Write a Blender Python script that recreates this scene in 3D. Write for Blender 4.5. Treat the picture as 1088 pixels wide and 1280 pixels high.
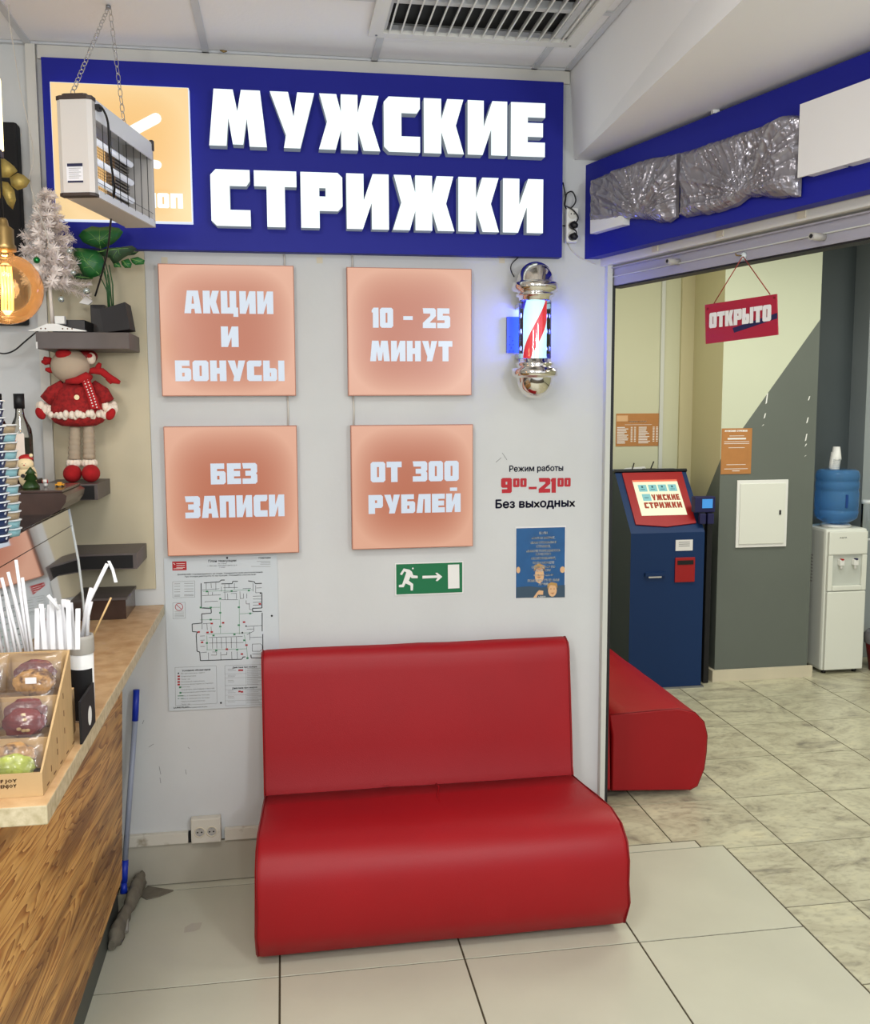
import bpy, bmesh, math, random
from mathutils import Vector, Matrix, noise
random.seed(7)
PI = math.pi
S = bpy.context.scene
for _o in list(bpy.data.objects): bpy.data.objects.remove(_o)
COL = S.collection

# ------------------------------------------------------------------ camera
CF, CPITCH, CYAW, CROLL, CH, CD, CPY, CPX = 1159.141, -.1038, -.1513, -.005, 1.8169, 3.4712, 623.66, 531.08
_cp, _sp, _cy, _sy, _cr, _sr = math.cos(CPITCH), math.sin(CPITCH), math.cos(CYAW), math.sin(CYAW), math.cos(CROLL), math.sin(CROLL)
FWD = Vector((-_sy*_cp, _cy*_cp, _sp)); _r0 = Vector((_cy, _sy, 0)); _u0 = _r0.cross(FWD)
RIGHT = _r0*_cr + _u0*_sr; UP = -_r0*_sr + _u0*_cr
CAM = Vector((0, -CD, CH))
cd = bpy.data.cameras.new('camera'); cam = bpy.data.objects.new('camera', cd); COL.objects.link(cam)
cam.matrix_world = Matrix(((RIGHT.x, UP.x, -FWD.x, CAM.x), (RIGHT.y, UP.y, -FWD.y, CAM.y), (RIGHT.z, UP.z, -FWD.z, CAM.z), (0, 0, 0, 1)))
cd.sensor_fit = 'VERTICAL'; cd.sensor_height = 36; cd.lens = 36*CF/1280
cd.shift_x = (544-CPX)/1280; cd.shift_y = -(640-CPY)/1280
cd.clip_start = .05
S.camera = cam

# ------------------------------------------------------------------ world, lights, exposure
W = bpy.data.worlds.new('world'); S.world = W; W.use_nodes = True
W.node_tree.nodes['Background'].inputs[0].default_value = (.90, .95, 1, 1)
W.node_tree.nodes['Background'].inputs[1].default_value = .98
S.view_settings.view_transform = 'Standard'; S.view_settings.look = 'None'
S.view_settings.exposure = 0.0; S.view_settings.gamma = 1.0; S.view_settings.use_curve_mapping = False
def area(name, loc, size, power, col=(1, 1, 1), rot=(0, 0, 0), sy=None):
    l = bpy.data.lights.new(name, 'AREA'); l.energy = power; l.color = col; l.size = size
    if sy: l.shape = 'RECTANGLE'; l.size_y = sy
    o = bpy.data.objects.new(name, l); o.location = loc; o.rotation_euler = rot; COL.objects.link(o); return o
area('ceiling_panel_light', (-.3, -2.3, 3.0), .6, 26, (1, .98, .96))
area('ceiling_panel_light.001', (1.6, -4.2, 3.0), 1.2, 32, (1, .98, .96))
area('ceiling_panel_light.002', (-1.6, -4.4, 3.0), 1.2, 28, (1, .98, .96))
area('salon_light', (2.9, .7, 2.98), .9, 30, (1, .98, .88))
area('salon_light.002', (1.75, 1.3, 2.98), .6, 15, (1, .98, .88))  # added to lighten the left side of the pillar
area('salon_light.003', (4.4, 1.2, 2.98), .6, 14, (1, .98, .90))  # added to lighten the recess beyond the pillar
area('salon_light.001', (3.6, -1.8, 2.98), 1.0, 30, (1, .98, .88))

def bulb(name, loc, power, col, r=.1):
    l = bpy.data.lights.new(name, 'POINT'); l.energy = power; l.color = col; l.shadow_soft_size = r
    o = bpy.data.objects.new(name, l); o.location = loc; COL.objects.link(o); return o
# point lights added behind the viewer to brighten the ceiling
bulb('ceiling_fill_light', (-1.0, -3.9, 2.25), 58, (1, .95, .88), .14)
bulb('ceiling_fill_light.001', (1.4, -3.7, 2.25), 72, (.95, .97, 1), .14)
bulb('ceiling_fill_light.002', (.5, -5.2, 2.3), 60, (.95, .97, 1), .14)

# ------------------------------------------------------------------ helpers
def ray(u, v): return FWD + RIGHT*((u-CPX)/CF) - UP*((v-CPY)/CF)
def atx(u, v, x): d = ray(u, v); return CAM + d*((x-CAM.x)/d.x)
def aty(u, v, y): d = ray(u, v); return CAM + d*((y-CAM.y)/d.y)
def atz(u, v, z): d = ray(u, v); return CAM + d*((z-CAM.z)/d.z)
def atp(u, v, p, n): d = ray(u, v); p = Vector(p); n = Vector(n); return CAM + d*((p-CAM).dot(n)/d.dot(n))

def s2l(c):
    return tuple(((x/12.92) if x <= .04045 else ((x+.055)/1.055)**2.4) for x in c)
def rgb(r, g, b): return s2l((r/255, g/255, b/255))

MATS = {}
def mat(name, col, rough=.5, metal=0, spec=.5, bump=0, bscale=200, var=0, vscale=6, coat=0, trans=0, ior=1.45, alpha=1, em=None, ems=1, rnd=0, stretch=None, col2=None, thresh=None):
    m = bpy.data.materials.new(name); m.use_nodes = True; nt = m.node_tree; N = nt.nodes; L = nt.links
    b = N['Principled BSDF']; c4 = (*col, 1)
    b.inputs['Base Color'].default_value = c4; b.inputs['Roughness'].default_value = rough; b.inputs['Metallic'].default_value = metal
    b.inputs['Specular IOR Level'].default_value = spec; b.inputs['Coat Weight'].default_value = coat
    b.inputs['Transmission Weight'].default_value = trans; b.inputs['IOR'].default_value = ior; b.inputs['Alpha'].default_value = alpha
    tc = None
    def coord():
        nonlocal tc
        if tc is None:
            t = N.new('ShaderNodeTexCoord'); mp = N.new('ShaderNodeMapping'); L.new(t.outputs['Object'], mp.inputs[0])
            if stretch: mp.inputs['Scale'].default_value = stretch
            tc = mp.outputs[0]
        return tc
    out = None
    if var or col2:
        n = N.new('ShaderNodeTexNoise'); n.inputs['Scale'].default_value = vscale; n.inputs['Detail'].default_value = 6
        L.new(coord(), n.inputs['Vector'])
        r = N.new('ShaderNodeValToRGB'); L.new(n.outputs['Fac'], r.inputs[0])
        lo, hi = thresh or (.3, .7)
        r.color_ramp.elements[0].position = lo; r.color_ramp.elements[1].position = hi
        a = col2 or tuple(max(0, x*(1-var)) for x in col); z = col if col2 else tuple(min(1, x*(1+var)) for x in col)
        r.color_ramp.elements[0].color = (*a, 1); r.color_ramp.elements[1].color = (*z, 1)
        out = r.outputs[0]
    if rnd:
        oi = N.new('ShaderNodeObjectInfo'); hs = N.new('ShaderNodeHueSaturation')
        mr = N.new('ShaderNodeMapRange'); mr.inputs['To Min'].default_value = 1-rnd; mr.inputs['To Max'].default_value = 1+rnd
        L.new(oi.outputs['Random'], mr.inputs[0]); L.new(mr.outputs[0], hs.inputs['Value'])
        if out: L.new(out, hs.inputs['Color'])
        else: hs.inputs['Color'].default_value = c4
        out = hs.outputs[0]
    if out: L.new(out, b.inputs['Base Color'])
    if bump:
        n = N.new('ShaderNodeTexNoise'); n.inputs['Scale'].default_value = bscale; n.inputs['Detail'].default_value = 3
        L.new(coord(), n.inputs['Vector'])
        bp = N.new('ShaderNodeBump'); bp.inputs['Strength'].default_value = bump; bp.inputs['Distance'].default_value = .002
        L.new(n.outputs['Fac'], bp.inputs['Height']); L.new(bp.outputs[0], b.inputs['Normal'])
    if em: b.inputs['Emission Color'].default_value = (*em, 1); b.inputs['Emission Strength'].default_value = ems
    MATS[name] = m; return m

class MB:
    """mesh builder"""
    def __init__(s): s.v = []; s.f = []; s.mi = []; s.sm = []; s.cur = 0; s.M = None
    def av(s, p):
        p = Vector(p); p = s.M @ p if s.M else p
        s.v.append(tuple(p)); return len(s.v)-1
    def af(s, idx, sm=False): s.f.append(tuple(idx)); s.mi.append(s.cur); s.sm.append(sm)
    def poly(s, pts, sm=False): s.af([s.av(p) for p in pts], sm)
    def box(s, a, b, bev=0):
        x0, y0, z0 = [min(a[i], b[i]) for i in range(3)]; x1, y1, z1 = [max(a[i], b[i]) for i in range(3)]
        if bev:
            bm = bmesh.new(); bmesh.ops.create_cube(bm, size=1)
            for v in bm.verts: v.co = Vector(((x0+x1)/2+v.co.x*(x1-x0), (y0+y1)/2+v.co.y*(y1-y0), (z0+z1)/2+v.co.z*(z1-z0)))
            bmesh.ops.bevel(bm, geom=bm.edges[:], offset=bev, segments=2, affect='EDGES', profile=.6)
            s.bm(bm, sm=False); return s
        i = [s.av(p) for p in [(x0, y0, z0), (x1, y0, z0), (x1, y1, z0), (x0, y1, z0), (x0, y0, z1), (x1, y0, z1), (x1, y1, z1), (x0, y1, z1)]]
        for q in [(3, 2, 1, 0), (4, 5, 6, 7), (0, 1, 5, 4), (1, 2, 6, 5), (2, 3, 7, 6), (3, 0, 4, 7)]: s.af([i[k] for k in q])
        return s
    def bm(s, bm, sm=True):
        base = {v: s.av(v.co) for v in bm.verts}
        for f in bm.faces: s.af([base[v] for v in f.verts], sm)
        bm.free()
    def tube(s, pts, r, n=8, cap=True, sm=True):
        pts = [Vector(p) for p in pts]; rs = r if isinstance(r, (list, tuple)) else [r]*len(pts)
        rings = []; ref = None
        for i, p in enumerate(pts):
            d = (pts[min(i+1, len(pts)-1)]-pts[max(i-1, 0)]).normalized()
            if ref is None: ref = d.cross(Vector((0, 0, 1)));  ref = ref if ref.length > .05 else d.cross(Vector((1, 0, 0)))
            ref = (ref - d*ref.dot(d)).normalized(); w = d.cross(ref)
            rings.append([s.av(p+(ref*math.cos(2*PI*k/n)+w*math.sin(2*PI*k/n))*rs[i]) for k in range(n)])
        for a, b in zip(rings, rings[1:]):
            for k in range(n): s.af([a[k], a[(k+1) % n], b[(k+1) % n], b[k]], sm)
        if cap: s.af(rings[0][::-1]); s.af(rings[-1])
        return s
    def lathe(s, prof, c=(0, 0, 0), n=24, sm=True, cap=True, axis='z'):
        rings = []
        for r, z in prof:
            ring = []
            for k in range(n):
                a = 2*PI*k/n; x, y = r*math.cos(a), r*math.sin(a)
                p = (c[0]+x, c[1]+y, c[2]+z) if axis == 'z' else ((c[0]+x, c[1]+z, c[2]+y) if axis == 'y' else (c[0]+z, c[1]+x, c[2]+y))
                ring.append(s.av(p))
            rings.append(ring)
        for a, b in zip(rings, rings[1:]):
            for k in range(n): s.af([a[k], a[(k+1) % n], b[(k+1) % n], b[k]], sm)
        if cap: s.af(rings[0][::-1]); s.af(rings[-1])
        return s
    def ell(s, c, r, n=16, m=10, rot=None):
        bm = bmesh.new(); bmesh.ops.create_uvsphere(bm, u_segments=n, v_segments=m, radius=1)
        R = (rot or Matrix.Identity(3))
        for v in bm.verts: v.co = R @ Vector((v.co.x*r[0], v.co.y*r[1], v.co.z*r[2])) + Vector(c)
        s.bm(bm); return s
    def prism(s, outline, axis, a, b, sm=False):
        """outline of 2D points extruded along axis from a to b (x: (y,z), y: (x,z), z: (x,y))"""
        def P(p, t): return (t, p[0], p[1]) if axis == 'x' else ((p[0], t, p[1]) if axis == 'y' else (p[0], p[1], t))
        A = [s.av(P(p, a)) for p in outline]; B = [s.av(P(p, b)) for p in outline]; n = len(outline)
        for k in range(n): s.af([A[k], A[(k+1) % n], B[(k+1) % n], B[k]], sm)
        s.af(A[::-1]); s.af(B); return s
    def obj(s, name, mats, parent=None, origin=None, smooth=None):
        me = bpy.data.meshes.new(name); vs = s.v
        if origin is not None: o0 = Vector(origin); vs = [tuple(Vector(v)-o0) for v in vs]
        me.from_pydata(vs, [], s.f); me.validate()
        bm = bmesh.new(); bm.from_mesh(me); bmesh.ops.recalc_face_normals(bm, faces=bm.faces[:]); bm.to_mesh(me); bm.free()
        if not isinstance(mats, (list, tuple)): mats = [mats]
        for m in mats: me.materials.append(MATS[m] if isinstance(m, str) else m)
        if len(me.polygons) == len(s.f):
            me.polygons.foreach_set('material_index', s.mi); me.polygons.foreach_set('use_smooth', [bool(x) for x in s.sm] if smooth is None else [smooth]*len(s.f))
        o = bpy.data.objects.new(name, me); COL.objects.link(o)
        if origin is not None: o.location = origin
        if parent is not None:
            o.parent = parent
            if origin is None: o.matrix_parent_inverse = parent_inv(parent)
            else: o.location = Vector(origin) - wl(parent)
        return o
def wl(p):
    v = Vector(p.location)
    while p.parent: p = p.parent; v = v + Vector(p.location)
    return v
def wm(p):
    M = Matrix.Translation(p.location) @ p.rotation_euler.to_matrix().to_4x4()
    if p.parent is not None: M = wm(p.parent) @ p.matrix_parent_inverse @ M
    return M
def parent_inv(p): return wm(p).inverted()
def thing(name, label, cat, loc=(0, 0, 0), group=None):
    o = bpy.data.objects.new(name, None); COL.objects.link(o); o.location = loc; o.empty_display_size = .05
    o['label'] = label; o['category'] = cat
    if group: o['group'] = group
    return o
def tag(o, label, cat, group=None):
    o['label'] = label; o['category'] = cat
    if group: o['group'] = group
    return o
def struct(o): o['kind'] = 'structure'; return o

# glyphs of the heavy block lettering, ten units tall
G = {
'И': (7.4, [[(0,0),(0,10),(3,10),(3,5.2),(4.6,10),(7.4,10),(7.4,0),(4.4,0),(4.4,4.8),(2.8,0)]], []),
'М': (10, [[(0,0),(1,10),(4.3,10),(5,6.2),(5.7,10),(9,10),(10,0),(7,0),(6.6,5),(5.9,.3),(4.1,.3),(3.4,5),(3,0)]], []),
'У': (7.8, [[(0,10),(3.2,10),(4.1,5.6),(4.8,10),(7.8,10),(5.2,0),(2.3,0),(2.7,2.3)]], []),
'Ж': (11, [[(.2,10),(3.2,10),(4,6.8),(4,10),(7,10),(7,6.8),(7.8,10),(10.8,10),(9.5,5),(11,0),(8,0),(7,3.6),(7,0),(4,0),(4,3.6),(3,0),(0,0),(1.5,5)]], []),
'С': (6.6, [[(0,9),(.9,10),(6.6,10),(6.6,8),(6,7.1),(3.2,7.1),(3.2,2.9),(6.6,2.9),(6.6,0),(.9,0),(0,.9)]], []),
'К': (7.4, [[(0,0),(0,10),(3.2,10),(3.2,6.2),(4.3,10),(7.3,10),(5.9,5.2),(7.4,0),(4.4,0),(3.2,4),(3.2,0)]], []),
'Е': (6.5, [[(0,0),(0,10),(6.5,10),(6.5,7.3),(3.2,7.3),(3.2,6.3),(6.1,6.3),(6.1,3.7),(3.2,3.7),(3.2,2.7),(6.5,2.7),(6.5,0)]], []),
'Т': (7.2, [[(0,10),(7.2,10),(7.2,7.2),(5.2,7.2),(5.2,0),(2.1,0),(2.1,7.2),(0,7.2)]], []),
'Р': (7.2, [[(0,0),(0,10),(6.4,10),(7.2,9.2),(7.2,4),(6.4,3.1),(3.2,3.1),(3.2,0)]], [[(3.2,7.2),(4.3,7.2),(4.3,5.7),(3.2,5.7)]]),
'А': (7.8, [[(0,0),(1.4,10),(6.4,10),(7.8,0),(4.8,0),(4.6,2),(3.2,2),(3,0)]], [[(3.3,4.2),(3.7,7.6),(4.1,7.6),(4.5,4.2)]]),
'Ц': (7.8, [[(0,0),(0,10),(3,10),(3,2.7),(4,2.7),(4,10),(7,10),(7,2.7),(7.8,2.7),(7.8,-1.4),(5.6,-1.4),(5.6,0)]], []),
'Б': (7, [[(0,0),(0,10),(6.4,10),(6.4,7.4),(3,7.4),(3,6.3),(6.2,6.3),(7,5.5),(7,.9),(6.1,0)]], [[(3,2.3),(4.1,2.3),(4.1,4.1),(3,4.1)]]),
'О': (7, [[(0,.9),(.9,0),(6.1,0),(7,.9),(7,9.1),(6.1,10),(.9,10),(0,9.1)]], [[(3,2.5),(4,2.5),(4,7.5),(3,7.5)]]),
'Н': (7.2, [[(0,0),(0,10),(3,10),(3,6.4),(4.2,6.4),(4.2,10),(7.2,10),(7.2,0),(4.2,0),(4.2,3.6),(3,3.6),(3,0)]], []),
'Ы': (9.6, [[(0,0),(0,10),(3,10),(3,6.3),(5.4,6.3),(6.2,5.5),(6.2,.8),(5.4,0)],[(6.8,0),(6.8,10),(9.6,10),(9.6,0)]], [[(3,2.3),(3.5,2.3),(3.5,4.1),(3,4.1)]]),
'З': (7, [[(0,0),(6.1,0),(7,.9),(7,4.3),(6.4,5),(7,5.7),(7,9.1),(6.1,10),(0,10),(.4,7.4),(4,7.4),(4,6.3),(1.4,6.3),(1.4,3.9),(4,3.9),(4,2.6),(0,2.6)]], []),
'П': (7.2, [[(0,0),(0,10),(7.2,10),(7.2,0),(4.2,0),(4.2,7.3),(3,7.3),(3,0)]], []),
'Л': (7.2, [[(0,0),(1.2,10),(7.2,10),(7.2,0),(4.2,0),(4.2,7.3),(3.5,7.3),(3,0)]], []),
'1': (3.6, [[(.6,0),(3.6,0),(3.6,10),(1,10),(0,8.7),(0,7.6),(.6,7.6)]], []),
'2': (7, [[(0,0),(7,0),(7,2.7),(3.6,2.7),(7,6),(7,9.1),(6.1,10),(0,10),(.4,7.3),(4,7.3),(4,6.2),(0,2.6)]], []),
'5': (7, [[(0,0),(6.1,0),(7,.9),(7,5.4),(6.2,6.3),(3,6.3),(3,7.3),(6.6,7.3),(6.6,10),(0,10),(0,4),(4,4),(4,2.6),(0,2.6)]], []),
'9': (7, [[(.5,0),(6.1,0),(7,.9),(7,9.1),(6.1,10),(.9,10),(0,9.1),(0,4.4),(.9,3.5),(4,3.5),(4,2.6),(.5,2.6)]], [[(3,5.7),(4,5.7),(4,7.5),(3,7.5)]]),
'–': (5, [[(0,4),(5,4),(5,5.9),(0,5.9)]], []), ' ': (4, [], []),
}
G['0'] = G['О']; G['3'] = G['З']
G['Й'] = (7.4, G['И'][1] + [[(2,11.4),(5.6,11.4),(5.6,13.2),(2,13.2)]], [])
def curve_mesh(name, polys, depth, bev=0):
    cu = bpy.data.curves.new(name, 'CURVE'); cu.dimensions = '2D'; cu.fill_mode = 'BOTH' if depth else 'FRONT'; cu.extrude = depth/2; cu.bevel_depth = bev; cu.bevel_resolution = 0
    if bev: cu.offset = -bev
    for p in polys:
        sp = cu.splines.new('POLY'); sp.points.add(len(p)-1); sp.use_cyclic_u = True
        for i, q in enumerate(p): sp.points[i].co = (q[0], q[1], 0, 1)
    o = bpy.data.objects.new(name, cu); COL.objects.link(o)
    me = bpy.data.meshes.new_from_object(o.evaluated_get(bpy.context.evaluated_depsgraph_get()))
    bpy.data.objects.remove(o); bpy.data.curves.remove(cu); me.name = name; return me
def glyph_mesh(ch, sx, sz, depth, bev=0):
    w, outer, holes = G[ch]
    return curve_mesh('letter', [[(x*sx, z*sz) for x, z in p] for p in outer+holes], depth, bev)
def basis(o, ex, ez, en):
    return Matrix(((ex[0], ez[0], en[0], o[0]), (ex[1], ez[1], en[1], o[1]), (ex[2], ez[2], en[2], o[2]), (0, 0, 0, 1)))
def word(text, a, b, h, depth, m, parent, bev=0, name='letter', gap=.7, join=False, side=None):
    """block letters from point a to point b (baseline), height h; each letter its own part"""
    a = Vector(a); b = Vector(b); ex = (b-a); Lw = ex.length; ex.normalize(); ez = Vector((0, 0, 1)); ez = (ez-ex*ez.dot(ex)).normalized(); en = ex.cross(ez)
    tot = sum(G[c][0] for c in text)+gap*(len(text)-1); k = Lw/tot; x = 0; out = []
    for c in text:
        if c != ' ':
            me = glyph_mesh(c, k, h/10, depth, bev)
            me.materials.append(MATS[m])
            if side:
                me.materials.append(MATS[side])
                for p in me.polygons: p.material_index = 0 if p.normal.z > .5 else 1
            out.append((me, basis(a+ex*(x*k), ex, ez, en)))
        x += G[c][0]+gap
    if join:
        bm = bmesh.new()
        for me, M in out:
            t = bmesh.new(); t.from_mesh(me); t.transform(M); tm = bpy.data.meshes.new('t'); t.to_mesh(tm); t.free(); bm.from_mesh(tm); bpy.data.meshes.remove(tm)
        me = bpy.data.meshes.new(name); bm.to_mesh(me); bm.free(); me.materials.append(MATS[m])
        o = bpy.data.objects.new(name, me); COL.objects.link(o)
        if parent is not None: o.parent = parent; o.matrix_parent_inverse = parent_inv(parent)
        return o
    for me, M in out:
        o = bpy.data.objects.new(name, me); COL.objects.link(o); o.parent = parent; o.matrix_parent_inverse = parent_inv(parent); o.matrix_basis = M
    return None
def clean_text(o):
    """outlines of the text filled contour by contour, since some letters of the font overlap themselves"""
    cc = o.to_curve(bpy.context.evaluated_depsgraph_get()); outs = []; holes = []
    def bez(sp, idx=None, close=True):
        P_ = [sp.bezier_points[i] for i in (idx or range(len(sp.bezier_points)))]; out = []; n = len(P_)
        for i in range(n if close else n-1):
            a, b = P_[i], P_[(i+1) % n]
            straight = (a.handle_right-a.co).length < 1e-5 and (b.handle_left-b.co).length < 1e-5
            for t in ([0] if straight else [0, .25, .5, .75]):
                u = 1-t; q = a.co*u**3+a.handle_right*3*u*u*t+b.handle_left*3*u*t*t+b.co*t**3; out.append((q.x, q.y))
        if not close: out.append((P_[-1].co.x, P_[-1].co.y))
        return out
    for sp in cc.splines:
        n = len(sp.bezier_points); c = [p.co for p in sp.bezier_points]
        if n == 18:
            x0, x1 = c[8].x, c[10].x; xm = (x0+x1)/2
            outs.append([(x0, 0), (x0, c[9].y), (x1, c[9].y), (x1, 0)])
            outs.append(bez(sp, range(0, 8), False)+[(xm, 0), (xm, c[11].y)]+bez(sp, range(12, 18), False)); continue
        p = bez(sp); ar = sum(a[0]*b[1]-b[0]*a[1] for a, b in zip(p, p[1:]+p[:1]))
        (outs if ar < 0 else holes).append(p)
    for hh in holes[:]:
        if not any(min(q[0] for q in p) < hh[0][0] < max(q[0] for q in p) for p in outs): outs.append(hh); holes.remove(hh)
    o.to_curve_clear(); bm = bmesh.new()
    for p in outs:
        xa, xb = min(q[0] for q in p), max(q[0] for q in p); ya, yb = min(q[1] for q in p), max(q[1] for q in p)
        hs = [h for h in holes if xa < h[0][0] < xb and ya < h[0][1] < yb]
        me = curve_mesh('t', [p]+hs, 0); bm.from_mesh(me); bpy.data.meshes.remove(me)
    me = bpy.data.meshes.new('t'); bm.to_mesh(me); bm.free(); return me
class Text:
    """fine print gathered in one mesh"""
    def __init__(s): s.bm = bmesh.new()
    def add(s, txt, pos, h, ex=(1, 0, 0), ez=(0, 0, 1), align='LEFT', width=None, bold=0, fat=0):
        cu = bpy.data.curves.new('t', 'FONT'); cu.body = txt; cu.resolution_u = 1 if h < .015 else 4; cu.align_x = 'LEFT'; cu.offset = 0; fat = fat or (bold*.012 if bold else 0)
        o = bpy.data.objects.new('t', cu); COL.objects.link(o)
        if h >= .015: me = clean_text(o)
        else: me = bpy.data.meshes.new_from_object(o.evaluated_get(bpy.context.evaluated_depsgraph_get()))
        bpy.data.objects.remove(o); bpy.data.curves.remove(cu)
        if not me.vertices: return
        x0 = min(v.co.x for v in me.vertices); x1 = max(v.co.x for v in me.vertices)
        k = h/.7; kx = (width/(x1-x0)) if width else k; w = (x1-x0)*kx
        off = {'LEFT': 0, 'CENTER': -w/2, 'RIGHT': -w}[align]
        ex = Vector(ex).normalized(); ez = Vector(ez).normalized(); en = ex.cross(ez)
        me.transform(basis(Vector(pos)+ex*(off-x0*kx), ex*kx, ez*k, en)); s.bm.from_mesh(me)
        if fat:
            last = Vector((0, 0, 0))
            for q in (ex*fat, -ex*fat, ez*fat, -ez*fat): me.transform(Matrix.Translation(q-last)); last = q; s.bm.from_mesh(me)
        bpy.data.meshes.remove(me)
    def glyphs(s, txt, a, b, h):
        a = Vector(a); b = Vector(b); ex = b-a; Lw = ex.length; ex.normalize(); ez = Vector((0, 0, 1)); en = ex.cross(ez)
        tot = sum(G[c][0] for c in txt)+.7*(len(txt)-1); k = Lw/tot; x = 0
        for c in txt:
            if c != ' ':
                me = glyph_mesh(c, k, h/10, 0); me.transform(basis(a+ex*(x*k), ex, ez, en)); s.bm.from_mesh(me); bpy.data.meshes.remove(me)
            x += G[c][0]+.7
    def quad(s, pts):
        s.bm.faces.new([s.bm.verts.new(p) for p in pts])
    def line(s, p, q, w, n=(0, -1, 0)):
        p = Vector(p); q = Vector(q); d = (q-p).normalized().cross(Vector(n))*w/2; s.quad([p-d, q-d, q+d, p+d])
    def obj(s, name, m, parent):
        me = bpy.data.meshes.new(name); s.bm.to_mesh(me); s.bm.free(); me.materials.append(MATS[m])
        o = bpy.data.objects.new(name, me); COL.objects.link(o); o.parent = parent; o.matrix_parent_inverse = parent_inv(parent); o['kind'] = 'stuff'; return o
def subsurf(o, n=1):
    md = o.modifiers.new('s', 'SUBSURF'); md.levels = n; md.render_levels = n

# ------------------------------------------------------------------ materials
mat('wall', rgb(201, 203, 202), .7, bump=.15, bscale=60, var=.035, vscale=3)
mat('wall_trim', rgb(208, 206, 198), .6)
mat('ceiling_tile', rgb(243, 243, 245), .85, bump=.35, bscale=90, rnd=.02)
mat('ceiling_grid', rgb(205, 208, 212), .6)
mat('bulkhead', rgb(238, 238, 238), .7, bump=.1, bscale=20, var=.02, vscale=2)
mat('white_tile', rgb(190, 189, 170), .28, var=.05, vscale=3, rnd=.02, bump=.06, bscale=10)
mat('grout', rgb(72, 64, 48), .9)
mat('skirting_tile', rgb(176, 171, 155), .4, var=.06, vscale=4)
mat('dirty_white', rgb(205, 200, 186), .55, col2=rgb(150, 140, 120), vscale=14, thresh=(.3, .42))
mat('blue_board', rgb(26, 32, 140), .5, spec=.25)
mat('alu', rgb(168, 166, 176), .45, metal=.3)
mat('alu_pale', rgb(198, 200, 192), .45)
mat('black', rgb(18, 18, 20), .5)
mat('black_matte', rgb(22, 21, 22), .8)
mat('beige_panel', rgb(196, 186, 158), .55, bump=.3, bscale=25, var=.05, vscale=5)
mat('shelf', rgb(86, 78, 76), .45, var=.06, vscale=20)
mat('red_leather', rgb(150, 12, 22), .42, spec=.38, bump=.25, bscale=400, var=.05, vscale=3)
mat('red_piping', rgb(122, 10, 16), .5)
mat('chrome', rgb(225, 220, 212), .07, metal=1)
mat('chrome_soft', rgb(205, 205, 205), .25, metal=1)
mat('steel_matte', rgb(128, 122, 118), .5)
mat('steel', rgb(150, 152, 156), .35, metal=.9)
mat('brass', rgb(150, 125, 80), .35, metal=.9)
mat('white_plastic', rgb(228, 228, 224), .35)
mat('white_paper', rgb(222, 220, 218), .75, bump=.1, bscale=8)
mat('grey_plastic', rgb(170, 166, 158), .5)
mat('dark_plastic', rgb(40, 38, 40), .45)
mat('glass', (.95, .97, .97), .02, trans=1, ior=1.3)
mat('salon_wall', rgb(196, 196, 168), .7, var=.02, vscale=2, bump=.1, bscale=40)
mat('salon_wall_pale', rgb(196, 201, 178), .65, var=.015, vscale=2)
mat('salon_tan', rgb(192, 184, 148), .7)
mat('salon_grey', rgb(98, 104, 97), .6, var=.03, vscale=3, bump=.08, bscale=50)
mat('salon_dark', rgb(74, 82, 84), .6, var=.04, vscale=3)
mat('cream_skirting', rgb(205, 196, 172), .5, var=.04, vscale=6)
mat('kiosk_blue', rgb(10, 44, 88), .55, spec=.35, bump=.1, bscale=300)
mat('kiosk_side', rgb(44, 58, 72), .55)
mat('kiosk_red', rgb(150, 14, 18), .45)
mat('navy_text', rgb(22, 22, 70), .6)
mat('red_text', rgb(178, 30, 42), .6)
mat('plate_blue_text', rgb(236, 236, 236), .6)
mat('white_print', rgb(232, 232, 228), .6)
mat('black_print', rgb(34, 38, 40), .6)
mat('green_print', rgb(60, 130, 90), .6)
mat('red_print', rgb(168, 34, 40), .6)
mat('grey_print', rgb(120, 124, 124), .6)
mat('plan_plate', rgb(197, 204, 208), .35)
mat('exit_green', rgb(0, 106, 62), .4)
mat('poster_blue', rgb(28, 84, 136), .4, var=.12, vscale=18)
mat('poster_dark', rgb(52, 74, 92), .45)
mat('skin_print', rgb(214, 172, 128), .6)
mat('face_ink', rgb(176, 122, 82), .6)  # darker print tone on the drawn faces
mat('hair_print', rgb(176, 136, 74), .6)
mat('kraft', rgb(176, 120, 66), .6, var=.04, vscale=20)
mat('kraft_box', rgb(190, 158, 112), .6, var=.08, vscale=10, stretch=(1, 6, 1))
mat('brown_print', rgb(96, 62, 34), .6)
mat('open_red', rgb(168, 24, 52), .4)
mat('cord_red', rgb(150, 52, 40), .6)
mat('cord_black', rgb(14, 14, 16), .45)
mat('cord_clear', rgb(205, 200, 190), .3)
mat('countertop', rgb(206, 172, 128), .35, col2=rgb(176, 134, 90), vscale=22, thresh=(.25, .62), bump=.05, bscale=40)
mat('countertop_edge', rgb(205, 192, 160), .45, col2=rgb(170, 156, 120), vscale=60, thresh=(.3, .7))
mat('toe_kick', rgb(70, 74, 68), .5)
mat('blue_plastic', rgb(20, 50, 170), .4)
mat('mop_grey', rgb(112, 106, 92), .95, bump=1, bscale=60, var=.15, vscale=30)
mat('mop_pole', rgb(150, 158, 176), .35)
mat('mop_holder', rgb(140, 136, 126), .5)
mat('cap_brown', rgb(56, 44, 38), .5)
mat('heater_body', rgb(192, 188, 184), .4)
mat('heater_white', rgb(215, 216, 222), .3)
mat('tube_lamp', rgb(225, 228, 235), .1, em=(.85, .9, 1), ems=.35)
mat('grid_warm', rgb(196, 150, 92), .4, metal=.5)
mat('label_navy', rgb(24, 26, 60), .5)
mat('tree_white', rgb(250, 240, 234), .5)
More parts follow.
